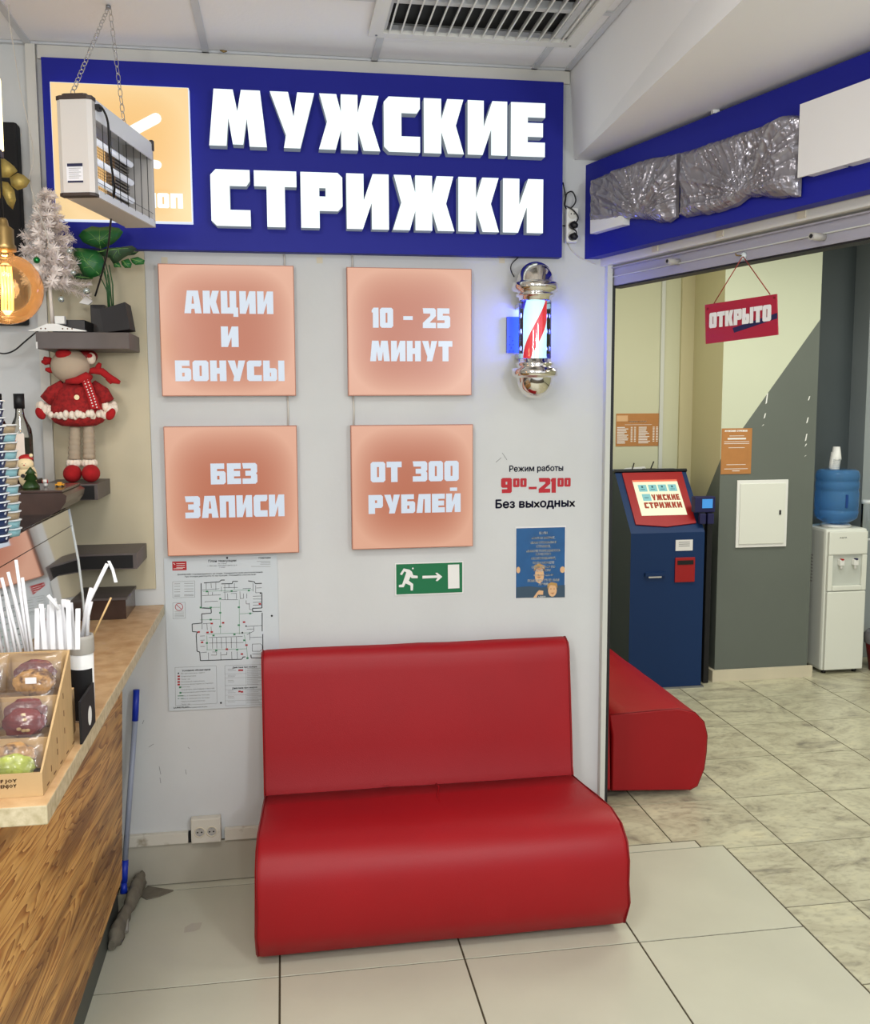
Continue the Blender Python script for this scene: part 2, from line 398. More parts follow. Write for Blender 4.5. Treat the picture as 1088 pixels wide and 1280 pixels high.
mat('tree_wire', rgb(225, 215, 205), .5)
mat('bauble_green', rgb(30, 120, 60), .15, metal=.7)
mat('bauble_silver', rgb(200, 210, 206), .15, metal=.8)
mat('leaf', rgb(34, 104, 48), .4, var=.25, vscale=10)
mat('leaf_dark', rgb(44, 74, 48), .5, var=.15, vscale=10)
mat('leaf_vein', rgb(120, 170, 90), .5)
mat('stem', rgb(46, 92, 50), .5)
mat('pot_black', rgb(34, 32, 34), .6)
mat('felt_red', rgb(168, 22, 26), .9, bump=.6, bscale=250, var=.1, vscale=60)
mat('felt_coat', rgb(160, 30, 30), .9, bump=.8, bscale=180, col2=rgb(124, 22, 24), vscale=90, thresh=(.35, .6))
mat('fur_white', rgb(240, 226, 208), .95, bump=1.5, bscale=160, var=.06, vscale=60)
mat('cloth_beige', rgb(178, 160, 138), .9, bump=.3, bscale=300)
mat('cloth_leg', rgb(168, 152, 130), .7, bump=.2, bscale=200)
mat('amber_glass', (1, .86, .6), .02, trans=1, ior=1.12)
mat('filament', (1, .6, .2), .5, em=(1, .50, .12), ems=3.2)
mat('filament_white', (1, .9, .6), .5, em=(1, .7, .3), ems=3)
mat('lamp_warm', (1, .9, .6), .5, em=(1, .82, .42), ems=2.2)
mat('gold', rgb(190, 168, 96), .45, metal=.5, bump=1, bscale=120)
mat('cup_navy', rgb(24, 44, 86), .5)
mat('cup_lid', rgb(225, 232, 236), .35)
mat('cup_aqua', rgb(140, 186, 194), .5)
mat('cup_craft', rgb(172, 152, 122), .6, var=.2, vscale=60)
mat('smoke_glass', (.30, .22, .18), .04, trans=.85, ior=1.3)
mat('smoke_dark', rgb(64, 46, 38), .2, var=.3, vscale=8)
mat('acrylic', (.93, .96, .97), .02, trans=1, ior=1.25)
mat('acrylic_edge', rgb(205, 212, 212), .2)
mat('straw', rgb(228, 228, 230), .5)
mat('stick_wood', rgb(206, 170, 118), .6)
mat('cookie_tan', rgb(186, 140, 76), .8, col2=rgb(92, 58, 28), vscale=45, thresh=(.38, .5), bump=1, bscale=40)
mat('cookie_red', rgb(110, 30, 30), .8, var=.2, vscale=40, bump=1, bscale=40)
mat('cookie_green', rgb(168, 178, 64), .8, var=.2, vscale=40, bump=1, bscale=40)
mat('nut', rgb(214, 184, 130), .7)
mat('film', (.97, .95, .95), .12, trans=1, ior=1.08, bump=1, bscale=30)
mat('bottle_glass', (.93, .92, .86), .03, trans=1, ior=1.2)
mat('bottle_dark', rgb(20, 20, 24), .15)
mat('bottle_label', rgb(228, 214, 200), .6)
mat('santa_cream', rgb(240, 220, 176), .35)
mat('santa_red', rgb(176, 30, 28), .35)
mat('santa_green', rgb(46, 72, 34), .3, var=.3, vscale=40)
mat('toy_yellow', rgb(226, 160, 30), .3)
mat('water_blue', (.16, .42, .80), .06, trans=.72, ior=1.2)
mat('water_deep', rgb(16, 60, 130), .3)
mat('cooler_white', rgb(222, 224, 214), .4)
mat('cooler_inset', rgb(196, 200, 192), .4)
mat('bin_red', rgb(110, 16, 20), .5)
mat('pipe_grey', rgb(150, 158, 160), .4)
mat('foil_grey', rgb(140, 136, 142), .2, metal=.45, spec=.6, bump=.5, bscale=60)
mat('slot_dark', rgb(8, 8, 10), .6)
mat('scissors_print', rgb(250, 246, 236), .5, em=(1, .96, .9), ems=.8)

def sheet(name, tint, refl=.12, bump=0, bscale=40, milky=0, milk=(1, 1, 1)):
    m = bpy.data.materials.new(name); m.use_nodes = True; nt = m.node_tree; N = nt.nodes; L = nt.links; N.remove(N['Principled BSDF'])
    tr = N.new('ShaderNodeBsdfTransparent'); tr.inputs[0].default_value = (*tint, 1); gl = N.new('ShaderNodeBsdfGlossy'); gl.inputs['Roughness'].default_value = .04 if not bump else .12
    lw = N.new('ShaderNodeFresnel'); lw.inputs['IOR'].default_value = 1.5; ad = N.new('ShaderNodeMath'); ad.operation = 'ADD'; ad.inputs[1].default_value = refl; ad.use_clamp = True
    L.new(lw.outputs[0], ad.inputs[0]); mx = N.new('ShaderNodeMixShader'); L.new(ad.outputs[0], mx.inputs[0]); L.new(tr.outputs[0], mx.inputs[1]); L.new(gl.outputs[0], mx.inputs[2])
    if bump:
        t = N.new('ShaderNodeTexCoord'); n = N.new('ShaderNodeTexNoise'); n.inputs['Scale'].default_value = bscale; n.inputs['Detail'].default_value = 4; L.new(t.outputs['Object'], n.inputs['Vector'])
        bp = N.new('ShaderNodeBump'); bp.inputs['Strength'].default_value = bump; bp.inputs['Distance'].default_value = .004; L.new(n.outputs['Fac'], bp.inputs['Height']); L.new(bp.outputs[0], gl.inputs['Normal']); L.new(bp.outputs[0], lw.inputs['Normal'])
    out = mx.outputs[0]
    if milky:
        df = N.new('ShaderNodeBsdfDiffuse'); df.inputs[0].default_value = (*milk, 1); m2 = N.new('ShaderNodeMixShader'); m2.inputs[0].default_value = milky; L.new(out, m2.inputs[1]); L.new(df.outputs[0], m2.inputs[2]); out = m2.outputs[0]
    L.new(out, N['Material Output'].inputs['Surface']); MATS[name] = m
def emis(name, col, st, col2=None, kind=None):
    m = bpy.data.materials.new(name); m.use_nodes = True; nt = m.node_tree; N = nt.nodes; L = nt.links
    b = N['Principled BSDF']; b.inputs['Base Color'].default_value = (*[min(c*.16, 1) for c in (col2 or col)], 1); b.inputs['Roughness'].default_value = .3
    b.inputs['Emission Strength'].default_value = st; b.inputs['Emission Color'].default_value = (*col, 1)
    if kind == 'edge':
        # an edge-lit acrylic diffuser: the LED strips run round the rim, so it gives off more light there
        t = N.new('ShaderNodeTexCoord'); sx = N.new('ShaderNodeSeparateXYZ'); L.new(t.outputs['Generated'], sx.inputs[0])
        def edge(o):
            a = N.new('ShaderNodeMath'); a.operation = 'SUBTRACT'; a.inputs[1].default_value = .5; L.new(o, a.inputs[0])
            c = N.new('ShaderNodeMath'); c.operation = 'ABSOLUTE'; L.new(a.outputs[0], c.inputs[0])
            d = N.new('ShaderNodeMath'); d.operation = 'MULTIPLY'; d.inputs[1].default_value = 2; L.new(c.outputs[0], d.inputs[0])
            e = N.new('ShaderNodeMath'); e.operation = 'POWER'; e.inputs[1].default_value = 3.2; L.new(d.outputs[0], e.inputs[0]); return e
        a, c = edge(sx.outputs['X']), edge(sx.outputs['Z'])
        mx = N.new('ShaderNodeMath'); mx.operation = 'ADD'; L.new(a.outputs[0], mx.inputs[0]); L.new(c.outputs[0], mx.inputs[1]); mx.use_clamp = True
        r = N.new('ShaderNodeMix'); r.data_type = 'RGBA'; L.new(mx.outputs[0], r.inputs[0]); r.inputs[6].default_value = (*col2, 1); r.inputs[7].default_value = (*col, 1)
        L.new(r.outputs[2], b.inputs['Emission Color'])
    MATS[name] = m; return m
sheet('film', (.98, .97, .96), -.01, .55, 45, .035, (.95, .9, .9)); sheet('acrylic', (.95, .97, .97), .05); sheet('case_glass', (.86, .82, .80), .06); sheet('amber_glass', (1, .88, .66), -.02, milky=.03, milk=(1, .72, .42)); sheet('bottle_glass', (.92, .90, .84), .04)
emis('sign_white', (.90, 1, 1), 1.05)
emis('sign_side', (.62, .72, .78), .22)
emis('box_orange', rgb(244, 188, 158), .70, rgb(196, 114, 82), 'edge')
emis('box_edge', (1, 1, 1), .5)
emis('box_letters', rgb(218, 229, 242), .74)
emis('logo_cream', rgb(255, 222, 164), .86, rgb(250, 200, 128), 'edge')
emis('logo_side', (.8, .88, 1), .9)
emis('logo_white', (1, 1, .96), 1.0)
emis('screen_cream', rgb(245, 246, 208), .9)
emis('screen_aqua', rgb(140, 205, 205), .8)
emis('screen_red', rgb(176, 60, 30), .7)
emis('screen_orange', rgb(240, 120, 90), .9)
emis('screen_blue', rgb(70, 150, 220), .9)
emis('screen_ink', rgb(60, 110, 120), .4)

# marbled floor tile of the salon
def marble():
    m = bpy.data.materials.new('marble_tile'); m.use_nodes = True; nt = m.node_tree; N = nt.nodes; L = nt.links; b = N['Principled BSDF']
    t = N.new('ShaderNodeTexCoord'); oi = N.new('ShaderNodeObjectInfo')
    cb = N.new('ShaderNodeCombineXYZ'); mu = N.new('ShaderNodeMath'); mu.operation = 'MULTIPLY'; mu.inputs[1].default_value = 37
    L.new(oi.outputs['Random'], mu.inputs[0]); 
    for i in range(3): L.new(mu.outputs[0], cb.inputs[i])
    ad = N.new('ShaderNodeVectorMath'); L.new(t.outputs['Object'], ad.inputs[0]); L.new(cb.outputs[0], ad.inputs[1])
    mp = N.new('ShaderNodeMapping'); L.new(ad.outputs[0], mp.inputs[0]); mp.inputs['Rotation'].default_value = (0, 0, -.6); mp.inputs['Scale'].default_value = (1, 1.7, 1)
    n = N.new('ShaderNodeTexNoise'); n.inputs['Scale'].default_value = 2.4; n.inputs['Detail'].default_value = 10; n.inputs['Roughness'].default_value = .62; n.inputs['Distortion'].default_value = 2.2; L.new(mp.outputs[0], n.inputs['Vector'])
    r = N.new('ShaderNodeValToRGB'); L.new(n.outputs['Fac'], r.inputs[0]); e = r.color_ramp.elements
    e[0].position = .30; e[0].color = (*rgb(136, 132, 116), 1); e[1].position = .72; e[1].color = (*rgb(204, 199, 168), 1)
    x = e.new(.42); x.color = (*rgb(176, 171, 146), 1); x = e.new(.55); x.color = (*rgb(192, 189, 163), 1)
    n2 = N.new('ShaderNodeTexNoise'); n2.inputs['Scale'].default_value = 28; n2.inputs['Detail'].default_value = 6; L.new(mp.outputs[0], n2.inputs['Vector'])
    r2 = N.new('ShaderNodeValToRGB'); L.new(n2.outputs['Fac'], r2.inputs[0]); r2.color_ramp.elements[0].position = .34; r2.color_ramp.elements[0].color = (.52, .5, .48, 1); r2.color_ramp.elements[1].position = .5; r2.color_ramp.elements[1].color = (1, 1, 1, 1)
    mx = N.new('ShaderNodeMix'); mx.data_type = 'RGBA'; mx.blend_type = 'MULTIPLY'; mx.inputs[0].default_value = .42; L.new(r.outputs[0], mx.inputs[6]); L.new(r2.outputs[0], mx.inputs[7])
    L.new(mx.outputs[2], b.inputs['Base Color']); b.inputs['Roughness'].default_value = .3
    bp = N.new('ShaderNodeBump'); bp.inputs['Strength'].default_value = .15; bp.inputs['Distance'].default_value = .002; L.new(n2.outputs['Fac'], bp.inputs['Height']); L.new(bp.outputs[0], b.inputs['Normal'])
    MATS['marble_tile'] = m
marble()
def wood():
    m = bpy.data.materials.new('diagonal_wood'); m.use_nodes = True; nt = m.node_tree; N = nt.nodes; L = nt.links; b = N['Principled BSDF']
    t = N.new('ShaderNodeTexCoord'); g = N.new('ShaderNodeNewGeometry')
    # along = direction of the grain on the side panel (y,z) and on the end panel (x,z)
    mp = N.new('ShaderNodeMapping'); L.new(t.outputs['Object'], mp.inputs[0]); mp.vector_type = 'TEXTURE'; mp.inputs['Rotation'].default_value = (-.09, .0, 0)
    mp2 = N.new('ShaderNodeMapping'); L.new(mp.outputs[0], mp2.inputs[0]); mp2.inputs['Rotation'].default_value = (0, -.9, 0); mp2.vector_type = 'TEXTURE'
    mp3 = N.new('ShaderNodeMapping'); L.new(mp.outputs[0], mp3.inputs[0]); mp3.inputs['Scale'].default_value = (1.5, .38, 4.4)
    n = N.new('ShaderNodeTexNoise'); n.inputs['Scale'].default_value = 2.2; n.inputs['Detail'].default_value = 3; n.inputs['Distortion'].default_value = .6; L.new(mp3.outputs[0], n.inputs['Vector'])
    # growth rings: contour lines of a smooth stretched field
    mu = N.new('ShaderNodeMath'); mu.operation = 'MULTIPLY'; mu.inputs[1].default_value = 15; L.new(n.outputs['Fac'], mu.inputs[0])
    fr = N.new('ShaderNodeMath'); fr.operation = 'FRACT'; L.new(mu.outputs[0], fr.inputs[0])
    r = N.new('ShaderNodeValToRGB'); L.new(fr.outputs[0], r.inputs[0]); e = r.color_ramp.elements
    e[0].position = 0; e[0].color = (*rgb(206, 162, 98), 1); e[1].position = 1; e[1].color = (*rgb(134, 88, 44), 1)
    x = e.new(.55); x.color = (*rgb(192, 146, 84), 1); x = e.new(.85); x.color = (*rgb(162, 112, 58), 1)
    mp4 = N.new('ShaderNodeMapping'); L.new(mp.outputs[0], mp4.inputs[0]); mp4.inputs['Scale'].default_value = (3, .7, 9)
    n2 = N.new('ShaderNodeTexNoise'); n2.inputs['Scale'].default_value = 2; n2.inputs['Detail'].default_value = 5; L.new(mp4.outputs[0], n2.inputs['Vector'])
    r2 = N.new('ShaderNodeValToRGB'); L.new(n2.outputs['Fac'], r2.inputs[0]); r2.color_ramp.elements[0].position = .38; r2.color_ramp.elements[0].color = (.40, .31, .25, 1); r2.color_ramp.elements[1].position = .58; r2.color_ramp.elements[1].color = (1.2, 1.15, 1.05, 1)
    mx = N.new('ShaderNodeMix'); mx.data_type = 'RGBA'; mx.blend_type = 'MULTIPLY'; mx.inputs[0].default_value = .85; L.new(r.outputs[0], mx.inputs[6]); L.new(r2.outputs[0], mx.inputs[7])
    L.new(mx.outputs[2], b.inputs['Base Color']); b.inputs['Roughness'].default_value = .5
    MATS['diagonal_wood'] = m
wood()
def spiral():
    m = bpy.data.materials.new('barber_stripes'); m.use_nodes = True; nt = m.node_tree; N = nt.nodes; L = nt.links; b = N['Principled BSDF']
    t = N.new('ShaderNodeTexCoord'); sx = N.new('ShaderNodeSeparateXYZ'); L.new(t.outputs['Object'], sx.inputs[0])
    at = N.new('ShaderNodeMath'); at.operation = 'ARCTAN2'; L.new(sx.outputs['Y'], at.inputs[0]); L.new(sx.outputs['X'], at.inputs[1])
    a = N.new('ShaderNodeMath'); a.operation = 'DIVIDE'; a.inputs[1].default_value = 2*PI; L.new(at.outputs[0], a.inputs[0])
    z = N.new('ShaderNodeMath'); z.operation = 'MULTIPLY'; z.inputs[1].default_value = -2.0; L.new(sx.outputs['Z'], z.inputs[0])
    s = N.new('ShaderNodeMath'); s.operation = 'ADD'; L.new(a.outputs[0], s.inputs[0]); L.new(z.outputs[0], s.inputs[1])
    s2 = N.new('ShaderNodeMath'); s2.operation = 'ADD'; s2.inputs[1].default_value = SPIRAL_OFF; L.new(s.outputs[0], s2.inputs[0])
    f = N.new('ShaderNodeMath'); f.operation = 'FRACT'; L.new(s2.outputs[0], f.inputs[0])
    r = N.new('ShaderNodeValToRGB'); r.color_ramp.interpolation = 'CONSTANT'; L.new(f.outputs[0], r.inputs[0]); e = r.color_ramp.elements
    e[0].position = 0; e[0].color = (*rgb(206, 20, 40), 1); e[1].position = .19; e[1].color = (.62, .95, 1, 1)
    x = e.new(.49); x.color = (*rgb(20, 30, 200), 1); x = e.new(.70); x.color = (.62, .95, 1, 1)
    L.new(r.outputs[0], b.inputs['Emission Color']); b.inputs['Emission Strength'].default_value = 1.0; L.new(r.outputs[0], b.inputs['Base Color'])
    MATS['barber_stripes'] = m
SPIRAL_OFF = .33
spiral()

# ================================================================== LARGE STRUCTURE
# ---- floor: recessed grout bed with single tiles on it
mb = MB(); mb.box((-4.0, -6.5, -.06), (6.5, 3.4, -.003)); floor = struct(mb.obj('floor', 'grout'))
def tile_mesh(name, w, d, m, th=.008, g=.0032):
    t = MB(); x0, y0, x1, y1 = g, g, w-g, d-g; b = .0006
    t.poly([(x0+b, y0+b, 0), (x1-b, y0+b, 0), (x1-b, y1-b, 0), (x0+b, y1-b, 0)])
    c = [(x0, y0), (x1, y0), (x1, y1), (x0, y1)]; ci = [(x0+b, y0+b), (x1-b, y0+b), (x1-b, y1-b), (x0+b, y1-b)]
    for k in range(4):
        p, q, r, s = c[k], c[(k+1) % 4], ci[(k+1) % 4], ci[k]
        t.poly([(p[0], p[1], -b), (q[0], q[1], -b), (r[0], r[1], 0), (s[0], s[1], 0)])
        t.poly([(p[0], p[1], -th), (q[0], q[1], -th), (q[0], q[1], -b), (p[0], p[1], -b)])
    me = bpy.data.meshes.new(name); me.from_pydata(t.v, [], t.f); me.materials.append(MATS[m]); return me
tcache = {}
def put_tile(x, y, w, d, m):
    key = (round(w, 3), round(d, 3), m)
    if key not in tcache: tcache[key] = tile_mesh('tile', w, d, m)
    o = bpy.data.objects.new('tile', tcache[key]); o.location = (x, y, 0); COL.objects.link(o); o.parent = floor; return o
XB, YB = 1.755, -.053
for i in range(0, 6):
    for j in range(0, 6):
        x = 1.155 - .6*i; x0 = x; w = .6
        put_tile(x0, YB-.6*(j+1), w, .6, 'white_tile')
for (a, b) in [(-.645, -.045), (-.045, .555), (.555, 1.155), (1.155, 1.66)]: put_tile(a, YB, b-a, .058, 'white_tile')
mx0, my0 = 1.5612, -.0814
for i in range(-2, 9):
    for j in range(-8, 6):
        xa, xb = mx0+.45*i, mx0+.45*(i+1); ya, yb = my0+.45*j, my0+.45*(j+1)
        if yb <= .005:                       # beside the white floor
            xa = max(xa, XB)
            if xb-xa < .02: continue
            put_tile(xa, ya, xb-xa, .45, 'marble_tile'); continue
        if ya < .005:                         # straddles the threshold line
            if i == 0: continue
            if xb <= 1.663 or True:
                if xa < 1.66:
                    put_tile(xa, .007, xb-xa, yb-.007, 'marble_tile')
                    continue
            put_tile(xa, ya, xb-xa, yb-ya, 'marble_tile'); continue
        if ya > 2.6: continue
        put_tile(xa, ya, xb-xa, .45, 'marble_tile')
_L = [(1.5634, .0092), (1.6632, .0092), (1.6632, -.0500), (1.7572, -.0500), (1.7572, -.0792), (2.0090, -.0792), (2.0090, .3664), (1.5634, .3664)]
_o = MB().prism(_L, 'z', -.008, 0).obj('tile', 'marble_tile', floor)
# fills under the back wall line of the hall
# ---- walls
mb = MB(); mb.box((-3.6, 0, 0), (1.235, .10, 3.2)); wall_back = struct(mb.obj('wall_back', 'wall'))
mb = MB(); mb.box((-3.7, -6.4, 0), (-3.6, .10, 3.2)); struct(mb.obj('wall_left', 'wall'))
mb = MB()
mb.box((-.838, -.02, 1.1), (-.806, 0, 3.035)); mb.box((-.800, -.012, 2.99), (1.08, 0, 3.04))
struct(mb.obj('trim_1', 'wall_trim'))
# ceiling: deck + grid + tiles
mb = MB(); mb.box((-3.6, -6.4, 3.06), (6.3, 3.2, 3.2)); ceil = struct(mb.obj('ceiling', 'ceiling_grid'))
gx = [-2.6, -2.01, -1.42, -.83, -.239, .352, .943]; gy = [-.02, -.52, -1.12, -1.72, -2.32, -2.92, -3.52, -4.12]
mb = MB()
for x in gx: mb.box((x-.012, -4.2, 3.034), (x+.012, 0, 3.06))
for y in gy[1:]: mb.box((-3.4, y-.012, 3.0345), (1.08, y+.012, 3.06))
mb.box((-3.4, -.022, 3.034), (1.08, 0, 3.06)); mb.box((1.058, -4.2, 3.034), (1.08, 0, 3.06))
g = mb.obj('ceiling_grid', 'ceiling_grid', ceil)
def ctile(x0, x1, y0, y1):
    t = MB(); t.box((x0+.011, y0+.011, 3.040), (x1-.011, y1-.011, 3.056)); t.obj('ceiling_tile', 'ceiling_tile', ceil)
xs = [-3.2]+gx+[1.07]
for i in range(len(xs)-1):
    for j in range(len(gy)-1):
        if j < 5: 
            if i == 6 and j == 1: continue
            if i == 6 and j == 0: ctile(xs[i], xs[i+1], -.30, gy[0]); continue
            ctile(xs[i], xs[i+1], gy[j+1], gy[j])
# bulkhead over the shop front
mb = MB()
v = [(1.104, .0, 2.72), (1.0, -2.7, 2.72), (2.9, -2.7, 2.72), (2.1, 0, 2.72), (1.082, 0, 3.06), (1.08, -2.7, 3.06), (2.9, -2.7, 3.06), (2.1, 0, 3.06)]
ii = [mb.av(p) for p in v]
for q in [(0, 1, 2, 3), (4, 7, 6, 5), (0, 4, 5, 1), (1, 5, 6, 2), (2, 6, 7, 3), (3, 7, 4, 0)]: mb.af([ii[k] for k in q])
struct(mb.obj('trim_2', 'bulkhead'))
# salon walls
mb = MB(); mb.box((1.0, 2.52, 0), (2.75, 2.62, 3.1)); struct(mb.obj('wall_salon_back', 'salon_wall'))
mb = MB(); mb.box((1.135, .10, 0), (1.235, 2.52, 3.1)); struct(mb.obj('wall_salon_left', 'salon_wall'))
mb = MB(); mb.box((3.40, 2.60, 0), (6.3, 2.70, 3.1)); struct(mb.obj('wall_salon_recess', 'salon_dark'))
mb = MB(); mb.box((6.2, -6.4, 0), (6.3, 2.7, 3.1)); struct(mb.obj('wall_right', 'salon_wall'))
mb = MB(); mb.box((3.98, 2.42, 0), (4.6, 2.60, 3.1)); struct(mb.obj('trim_3', 'pipe_grey'))
mb = MB(); mb.box((2.52, 2.505, 0), (2.545, 2.52, 3.1)); struct(mb.obj('trim_4', 'alu_pale'))
mb = MB(); mb.box((2.66, 2.50, 0), (2.75, 2.52, 3.1)); struct(mb.obj('trim_5', 'salon_tan'))
# pillar, painted in two colours along a slanting line
mb = MB(); X0, X1, Y0, Y1, ZT = 2.75, 3.40, 2.07, 2.70, 3.1
zl = 1.445; zr = 2.33; zs = .99
mb.cur = 1
mb.poly([(X0, Y0, 0), (X1, Y0, 0), (X1, Y0, zr), (X0, Y0, zl)]); mb.poly([(X0, Y0, 0), (X0, Y1, 0), (X0, Y1, .62), (X0, Y0, zl)])
mb.cur = 0
mb.poly([(X0, Y0, zl), (X1, Y0, zr), (X1, Y0, ZT), (X0, Y0, ZT)])
mb.cur = 2; mb.poly([(X0, Y0, zl), (X0, Y1, .62), (X0, Y1, ZT), (X0, Y0, ZT)])
mb.cur = 3; mb.poly([(X1, Y0, 0), (X1, Y1, 0), (X1, Y1, ZT), (X1, Y0, ZT)]); mb.poly([(X0, Y1, 0), (X1, Y1, 0), (X1, Y1, ZT), (X0, Y1, ZT)])
pil = struct(mb.obj('wall_pillar', ['salon_wall_pale', 'salon_grey', 'salon_tan', 'salon_dark']))
mb = MB(); mb.cur = 0
for (x, y, l) in [(3.05, 1.83, .07), (3.04, 1.72, .035), (3.03, 1.66, .012), (3.34, 1.83, .03), (3.335, 1.69, .04), (3.33, 1.58, .05), (3.33, 1.53, .02), (3.33, 1.46, .01)]:
    a = .006; mb.poly([(x-a, 2.0685, y-l*.5), (x+a*.6, 2.0685, y-l*.5+.006), (x+a*1.7, 2.0685, y+l*.5), (x+.002, 2.0685, y+l*.42)])
mb.obj('paint_chips', 'white_print', pil)
mb = MB(); mb.prism([(2.725, 2.045), (3.425, 2.045), (3.425, 2.066), (2.749, 2.066), (2.749, 2.5), (2.725, 2.5)], 'z', 0, .075); struct(mb.obj('baseboard_pillar', 'cream_skirting'))
mb = MB(); mb.box((3.43, 2.56, 0), (3.97, 2.597, .07)); struct(mb.obj('baseboard_recess', 'cream_skirting'))
# skirting tiles and the cable duct along the back wall
base = struct(MB().box((-.70, -.006, 0), (1.225, -.0005, .162)).obj('baseboard_back', 'grout'))
for a, b in [(-.70, -.102), (-.100, .50), (.502, 1.10), (1.102, 1.225)]:
    MB().box((a, -.012, .004), (b, -.0062, .160)).obj('tile', 'skirting_tile', base)
duct = thing('cable_duct', 'peeling white cable duct low on the back wall beside the double socket', 'cable duct', (0, -.01, .19))
MB().box((-.64, -.022, .163), (-.385, -.001, .206), .002).obj('duct_cover', 'dirty_white', duct)
MB().box((-.25, -.022, .163), (1.2, -.001, .208), .002).obj('duct_cover', 'dirty_white', duct)
MB().box((-.384, -.016, .165), (-.368, -.001, .204)).obj('duct_gap', 'black_matte', duct)
# jamb and gasket at the end of the wall
j = struct(MB().box((1.232, -.03, 0), (1.252, .09, 2.36)).obj('trim_6', 'alu_pale'))
MB().box((1.2525, -.024, 0), (1.266, .06, 2.30)).obj('gasket', 'black', j)
MB().box((1.2665, -.010, 0), (1.269, .05, 2.30)).obj('glass_edge', 'brown_print', j)

# ---- shop front plane, turned 16.3 degrees from the wall's normal
TH = math.radians(16.3); T = Vector((math.sin(TH), -math.cos(TH), 0)); NN = Vector((-math.cos(TH), -math.sin(TH), 0))
def sf(base, s, off, z): p = Vector(base) + T*s + NN*off; return (p.x, p.y, z)
def sfbox(mbb, base, s0, s1, o0, o1, z0, z1):
    i = [mbb.av(sf(base, s, o, z)) for z in (z0, z1) for s, o in [(s0, o0), (s1, o0), (s1, o1), (s0, o1)]]
    for q in [(3, 2, 1, 0), (4, 5, 6, 7), (0, 1, 5, 4), (1, 2, 6, 5), (2, 3, 7, 6), (3, 0, 4, 7)]: mbb.af([i[k] for k in q])
    return mbb
HB = (1.25, 0, 0); BB = (1.15, 0, 0)
mb = MB(); sfbox(mb, HB, -.06, 2.6, -.06, 0, 2.255, 2.322); hd = struct(mb.obj('trim_7', 'alu'))
mb = MB(); sfbox(mb, HB, -.06, 2.6, -.03, .008, 2.286, 2.289); mb.obj('track_lip', 'alu_pale', hd)
mb = MB(); sfbox(mb, HB, -.06, 2.6, -.03, .012, 2.318, 2.3225); mb.obj('track_lip', 'alu', hd)
mb = MB(); sfbox(mb, HB, -.0, 2.6, -.055, -.005, 2.249, 2.2545); mb.obj('gasket', 'black', hd)
mb = MB(); sfbox(mb, HB, -.10, 2.6, -.02, .035, 2.33, 2.365); t8 = struct(mb.obj('trim_8', 'wall_trim'))
for s in (.30, .62, .95):
    mb = MB(); sfbox(mb, HB, s, s+.03, .0355, .040, 2.337, 2.358); mb.obj('mounting_clip', 'cream_skirting', t8)
# wall above the header, behind the board
mb = MB(); sfbox(mb, HB, -.06, 2.6, -.03, .0, 2.366, 2.74); struct(mb.obj('wall_shopfront', 'wall'))

# ================================================================== SIGNS
sign = thing('shop_sign', 'wide blue wall sign with two rows of glowing white block letters', 'sign', (.13, -.02, 2.67))
MB().box((-.782, -.045, 2.354), (1.047, -.002, 2.984), .002).obj('back_panel', 'blue_board', sign)
YL = -.095
def signword(txt, pts):
    (u0, v0), (u1, v1), (u2, v2) = pts   # baseline left, baseline right, top left
    a = aty(u0, v0, YL); b = aty(u1, v1, YL); t = aty(u2, v2, YL); z = (a.z+b.z)/2
    word(txt, (a.x, YL+.024, z), (b.x, YL+.024, z), t.z-z, .046, 'sign_white', sign, .0015, side='sign_side')
signword('МУЖСКИЕ', [(261.6, 183), (681.5, 195), (265, 110.5)])
signword('СТРИЖКИ', [(264.6, 282), (679, 291.5), (264.6, 211)])
lb = thing('logo_light_box', 'square cream light box on the left end of the blue sign behind the insect lamp', 'light box', (-.52, -.07, 2.66))
MB().box((-.748, -.083, 2.442), (-.295, -.046, 2.892)).obj('box_rim', 'logo_side', lb)
MB().box((-.746, -.086, 2.444), (-.297, -.0832, 2.890)).obj('diffuser', 'logo_cream', lb)
def rounded_bar(a, b, w, y, n=6):
    a = Vector((a.x, a.z)); b = Vector((b.x, b.z)); d = (b-a).normalized(); p = Vector((-d.y, d.x)); out = []
    for k in range(n+1): t = -PI/2+PI*k/n; q = b+d*math.cos(t)*w+p*math.sin(t)*w; out.append((q.x, q.y))
    for k in range(n+1): t = PI/2+PI*k/n; q = a+d*math.cos(t)*w+p*math.sin(t)*w; out.append((q.x, q.y))
    return out
mb = MB(); mb.prism(rounded_bar(aty(150, 172, -.087), aty(195, 148, -.087), .018, 0), 'y', -.0885, -.0865)
mb.prism(rounded_bar(aty(150, 196, -.087), aty(197, 206, -.087), .014, 0), 'y', -.0885, -.0865); mb.obj('emblem', 'logo_white', lb)
a = aty(163, 259, -.087); b = aty(229, 259, -.087); word('ОПОП'[:4], (a.x, -.0875, a.z), (b.x, -.0875, a.z), .05, .002, 'logo_white', lb, name='letter')

